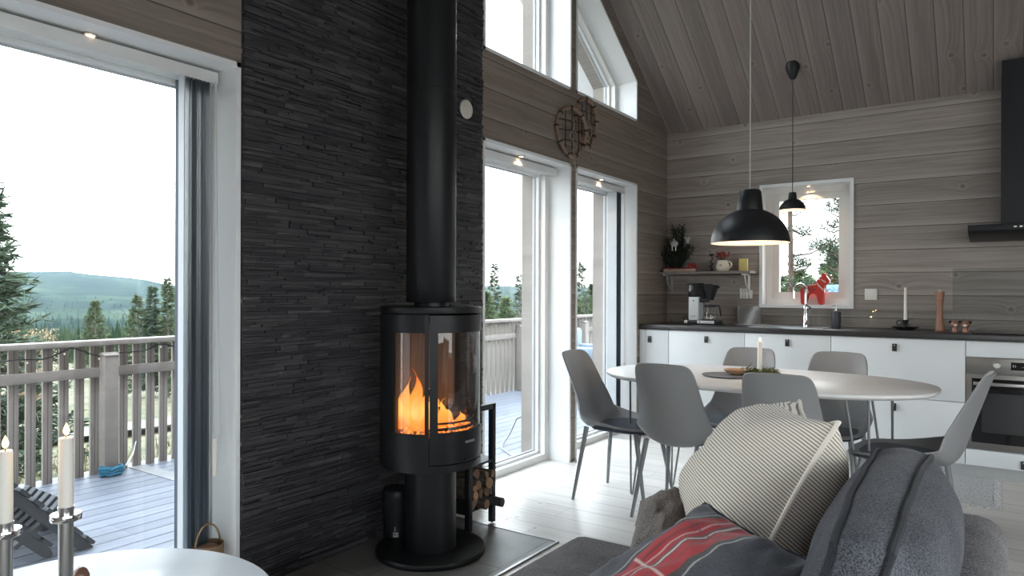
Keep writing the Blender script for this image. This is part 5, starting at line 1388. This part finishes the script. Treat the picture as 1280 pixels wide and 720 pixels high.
# behind the kitchen window
pine('pine_tree', -2.22, 9.43, gz(-2.2, 9.4), 5.2, .15, .62, 'needle', 'slim straight pine trunk at the left of the kitchen window', 46, 0, r=.045, side=(-1.2, 1.0), tuftn=34, clus=.13)
pine('pine_tree', -1.56, 9.9, gz(-1.5, 9.9), 5.2, .12, .66, 'needle', 'pine whose sparse branches reach in at the right of the kitchen window', 44, 0, r=.055, side=(2.0, 4.5), tuftn=36, clus=.14)
K = [('spruce_tree', -5.6, 25.4, 1.95, 1.3, 'needle3', 'pale green spruce behind the red horse', 3, 1.9), ('spruce_tree', -6.5, 26.8, 1.75, 1.3, 'needle3', 'low spruce beside the pine trunk in the kitchen window', 3, 1.9),
     ('spruce_tree', -3.05, 17.4, 2.15, .65, 'needle3', 'young green spruce at the right edge of the kitchen window', 3, 1.5), ('spruce_tree', -8.2, 43.1, 2.9, .6, 'needle', 'distant thin spruce above the red horse', 1.5, 1.8),
     ('spruce_tree', -4.3, 24, 1.5, 1.0, 'needle3', 'low leafy spruce behind the blue tarpaulin', 3, 1.9), ('spruce_tree', -4.75, 20.8, 1.45, .9, 'needle3', 'small bushy spruce behind the kitchen tap', 3, 1.8)]
for nm, x, y, zt_, rad, mt, lab, dens, tf in K:
    g0 = gz(x, y); spruce(nm, x, y, zt_, max(1.5, zt_ - g0 + .2), rad, mt, lab, dens, group='trees beyond the kitchen window', tf=tf)
# covered woodpile
x, y = -2.70, 14.9; z0 = gz(x, y); t = thing('covered_woodpile', 'pile under a blue tarpaulin outside the kitchen window', 'woodpile', (x, y, z0))
b = B(); b.prism([(x - .21, z0 + .1), (x + .21, z0 + .1), (x + .21, 1.30), (x + .17, 1.345), (x - .17, 1.345), (x - .21, 1.30)], 'y', y - .3, y + .3, .015); obj('tarpaulin', b, 'tarp', t)
b = B(); b.box(x - .18, x + .18, y - .27, y + .27, z0 - .1, z0 + .12); obj('pallet', b, 'rail', t)
# the forest in the valley, beyond counting
b = B(); vs, fs = [], []
for i in range(9000):
    az = R(20, 95); r = 110 * (1500 / 110) ** R(0, 1); a = radians(az); x, y = -r * sin(a), r * cos(a); z = base_z(r, az) + hill(r, az)
    hh = R(3.5, 8.5) * (.6 + min(1, r / 350) * .4); w = hh * R(.15, .24); n0 = len(vs); m_ = 6
    vs.append((x, y, z + hh)); vs += [(x + w * cos(q * 1.047) * R(.7, 1.2), y + w * sin(q * 1.047) * R(.7, 1.2), z - .2) for q in range(m_)]
    for q in range(m_): fs.append((n0, n0 + 1 + q, n0 + 1 + (q + 1) % m_))
b.raw(vs, fs); o = obj('distant_forest', b, 'hills', None, False); o['kind'] = 'stuff'; tag(o, 'dense spruce forest filling the valley below the hills', 'forest')
# valley haze: a low layer of thin air beyond the near trees
m = bpy.data.materials.new('valley_haze'); m.use_nodes = True; nt = m.node_tree; nt.nodes.remove(nt.nodes['Principled BSDF']); k = N(nt)
vsn = k.n('VolumeScatter'); vsn.inputs['Color'].default_value = (.62, .76, .92, 1); vsn.inputs['Density'].default_value = .00008; vsn.inputs['Anisotropy'].default_value = .0
k.l(vsn.outputs[0], nt.nodes['Material Output'].inputs['Volume'])
b = B(); ring = []
pl = [(-75, 2600), (-75, -60), (-3350, -60), (-3350, 2600)]
b.prism(pl, 'z', -60, 95); o = struct('haze', b, m); 

# ------------------------------------------------------------------ sky, portals, camera
w = bpy.data.worlds.new('overcast_sky'); S.world = w; w.use_nodes = True; nt = w.node_tree; k = N(nt); bg = nt.nodes['Background']
zz = k.sep(k.coord('Generated'))[2]
k.l(k.ramp(k.math('ADD', k.math('MULTIPLY', zz, .5), .5), [(.0, (.20, .20, .20)), (.49, (.30, .31, .31)), (.5, (.60, .60, .60)), (.60, (.66, .69, .72)), (.8, (.80, .9, 1.0)), (1, (.84, .95, 1.08))]), bg.inputs[0])
bg.inputs[1].default_value = 8.4
def portal(name, loc, sx_, sy_, rot):
    l = bpy.data.lights.new(name, 'AREA'); l.shape = 'RECTANGLE'; l.size = sx_; l.size_y = sy_; l.cycles.is_portal = True
    o = bpy.data.objects.new(name, l); C.objects.link(o); o.location = loc; o.rotation_euler = rot
for y0, y1 in doorsY:
    portal('daylight_portal', (-2.85, (y0 + y1) / 2, 1.04), 2.0, 1.0, (0, -pi / 2, 0))
    zz_ = (zt(y0) + zt(y1)) / 2; portal('daylight_portal', (-2.85, (y0 + y1) / 2, (SZ + zz_ + .3) / 2), zz_ - SZ + .7, 1.0, (0, -pi / 2, 0))
portal('daylight_portal', (-1.26, YB + .24, 1.57), .6, .95, (-pi / 2, 0, 0))
portal('daylight_portal', (1.67, YF - .22, 1.4), 2.65, 1.8, (pi / 2, 0, 0))
portal('daylight_portal', (XR + .22, .72, 1.35), 1.9, 3.25, (0, pi / 2, 0))

cam = bpy.data.cameras.new('camera'); co_ = bpy.data.objects.new('camera', cam); C.objects.link(co_); S.camera = co_
cam.sensor_width = 36; cam.lens = 36 * 867.39 / 1280; cam.clip_start = .02; cam.clip_end = 6000
yaw = .6094; roll = .0029
co_.matrix_world = Matrix.Translation((0, 0, 1.18)) @ Matrix.Rotation(yaw, 4, 'Z') @ Matrix.Rotation(pi / 2, 4, 'X') @ Matrix.Rotation(roll, 4, 'Z')
cam.shift_y = (365.276 - 360) / 1280
S.view_settings.view_transform = 'Standard'; S.view_settings.look = 'None'; S.view_settings.exposure = 0.26; S.view_settings.gamma = 1.0; S.view_settings.use_curve_mapping = False
cy = S.cycles
cy.use_denoising = True; cy.max_bounces = 12; cy.diffuse_bounces = 5; cy.glossy_bounces = 4; cy.transparent_max_bounces = 24; cy.transmission_bounces = 6; cy.volume_bounces = 0
cy.caustics_reflective = False; cy.caustics_refractive = False; cy.sample_clamp_indirect = 6.0
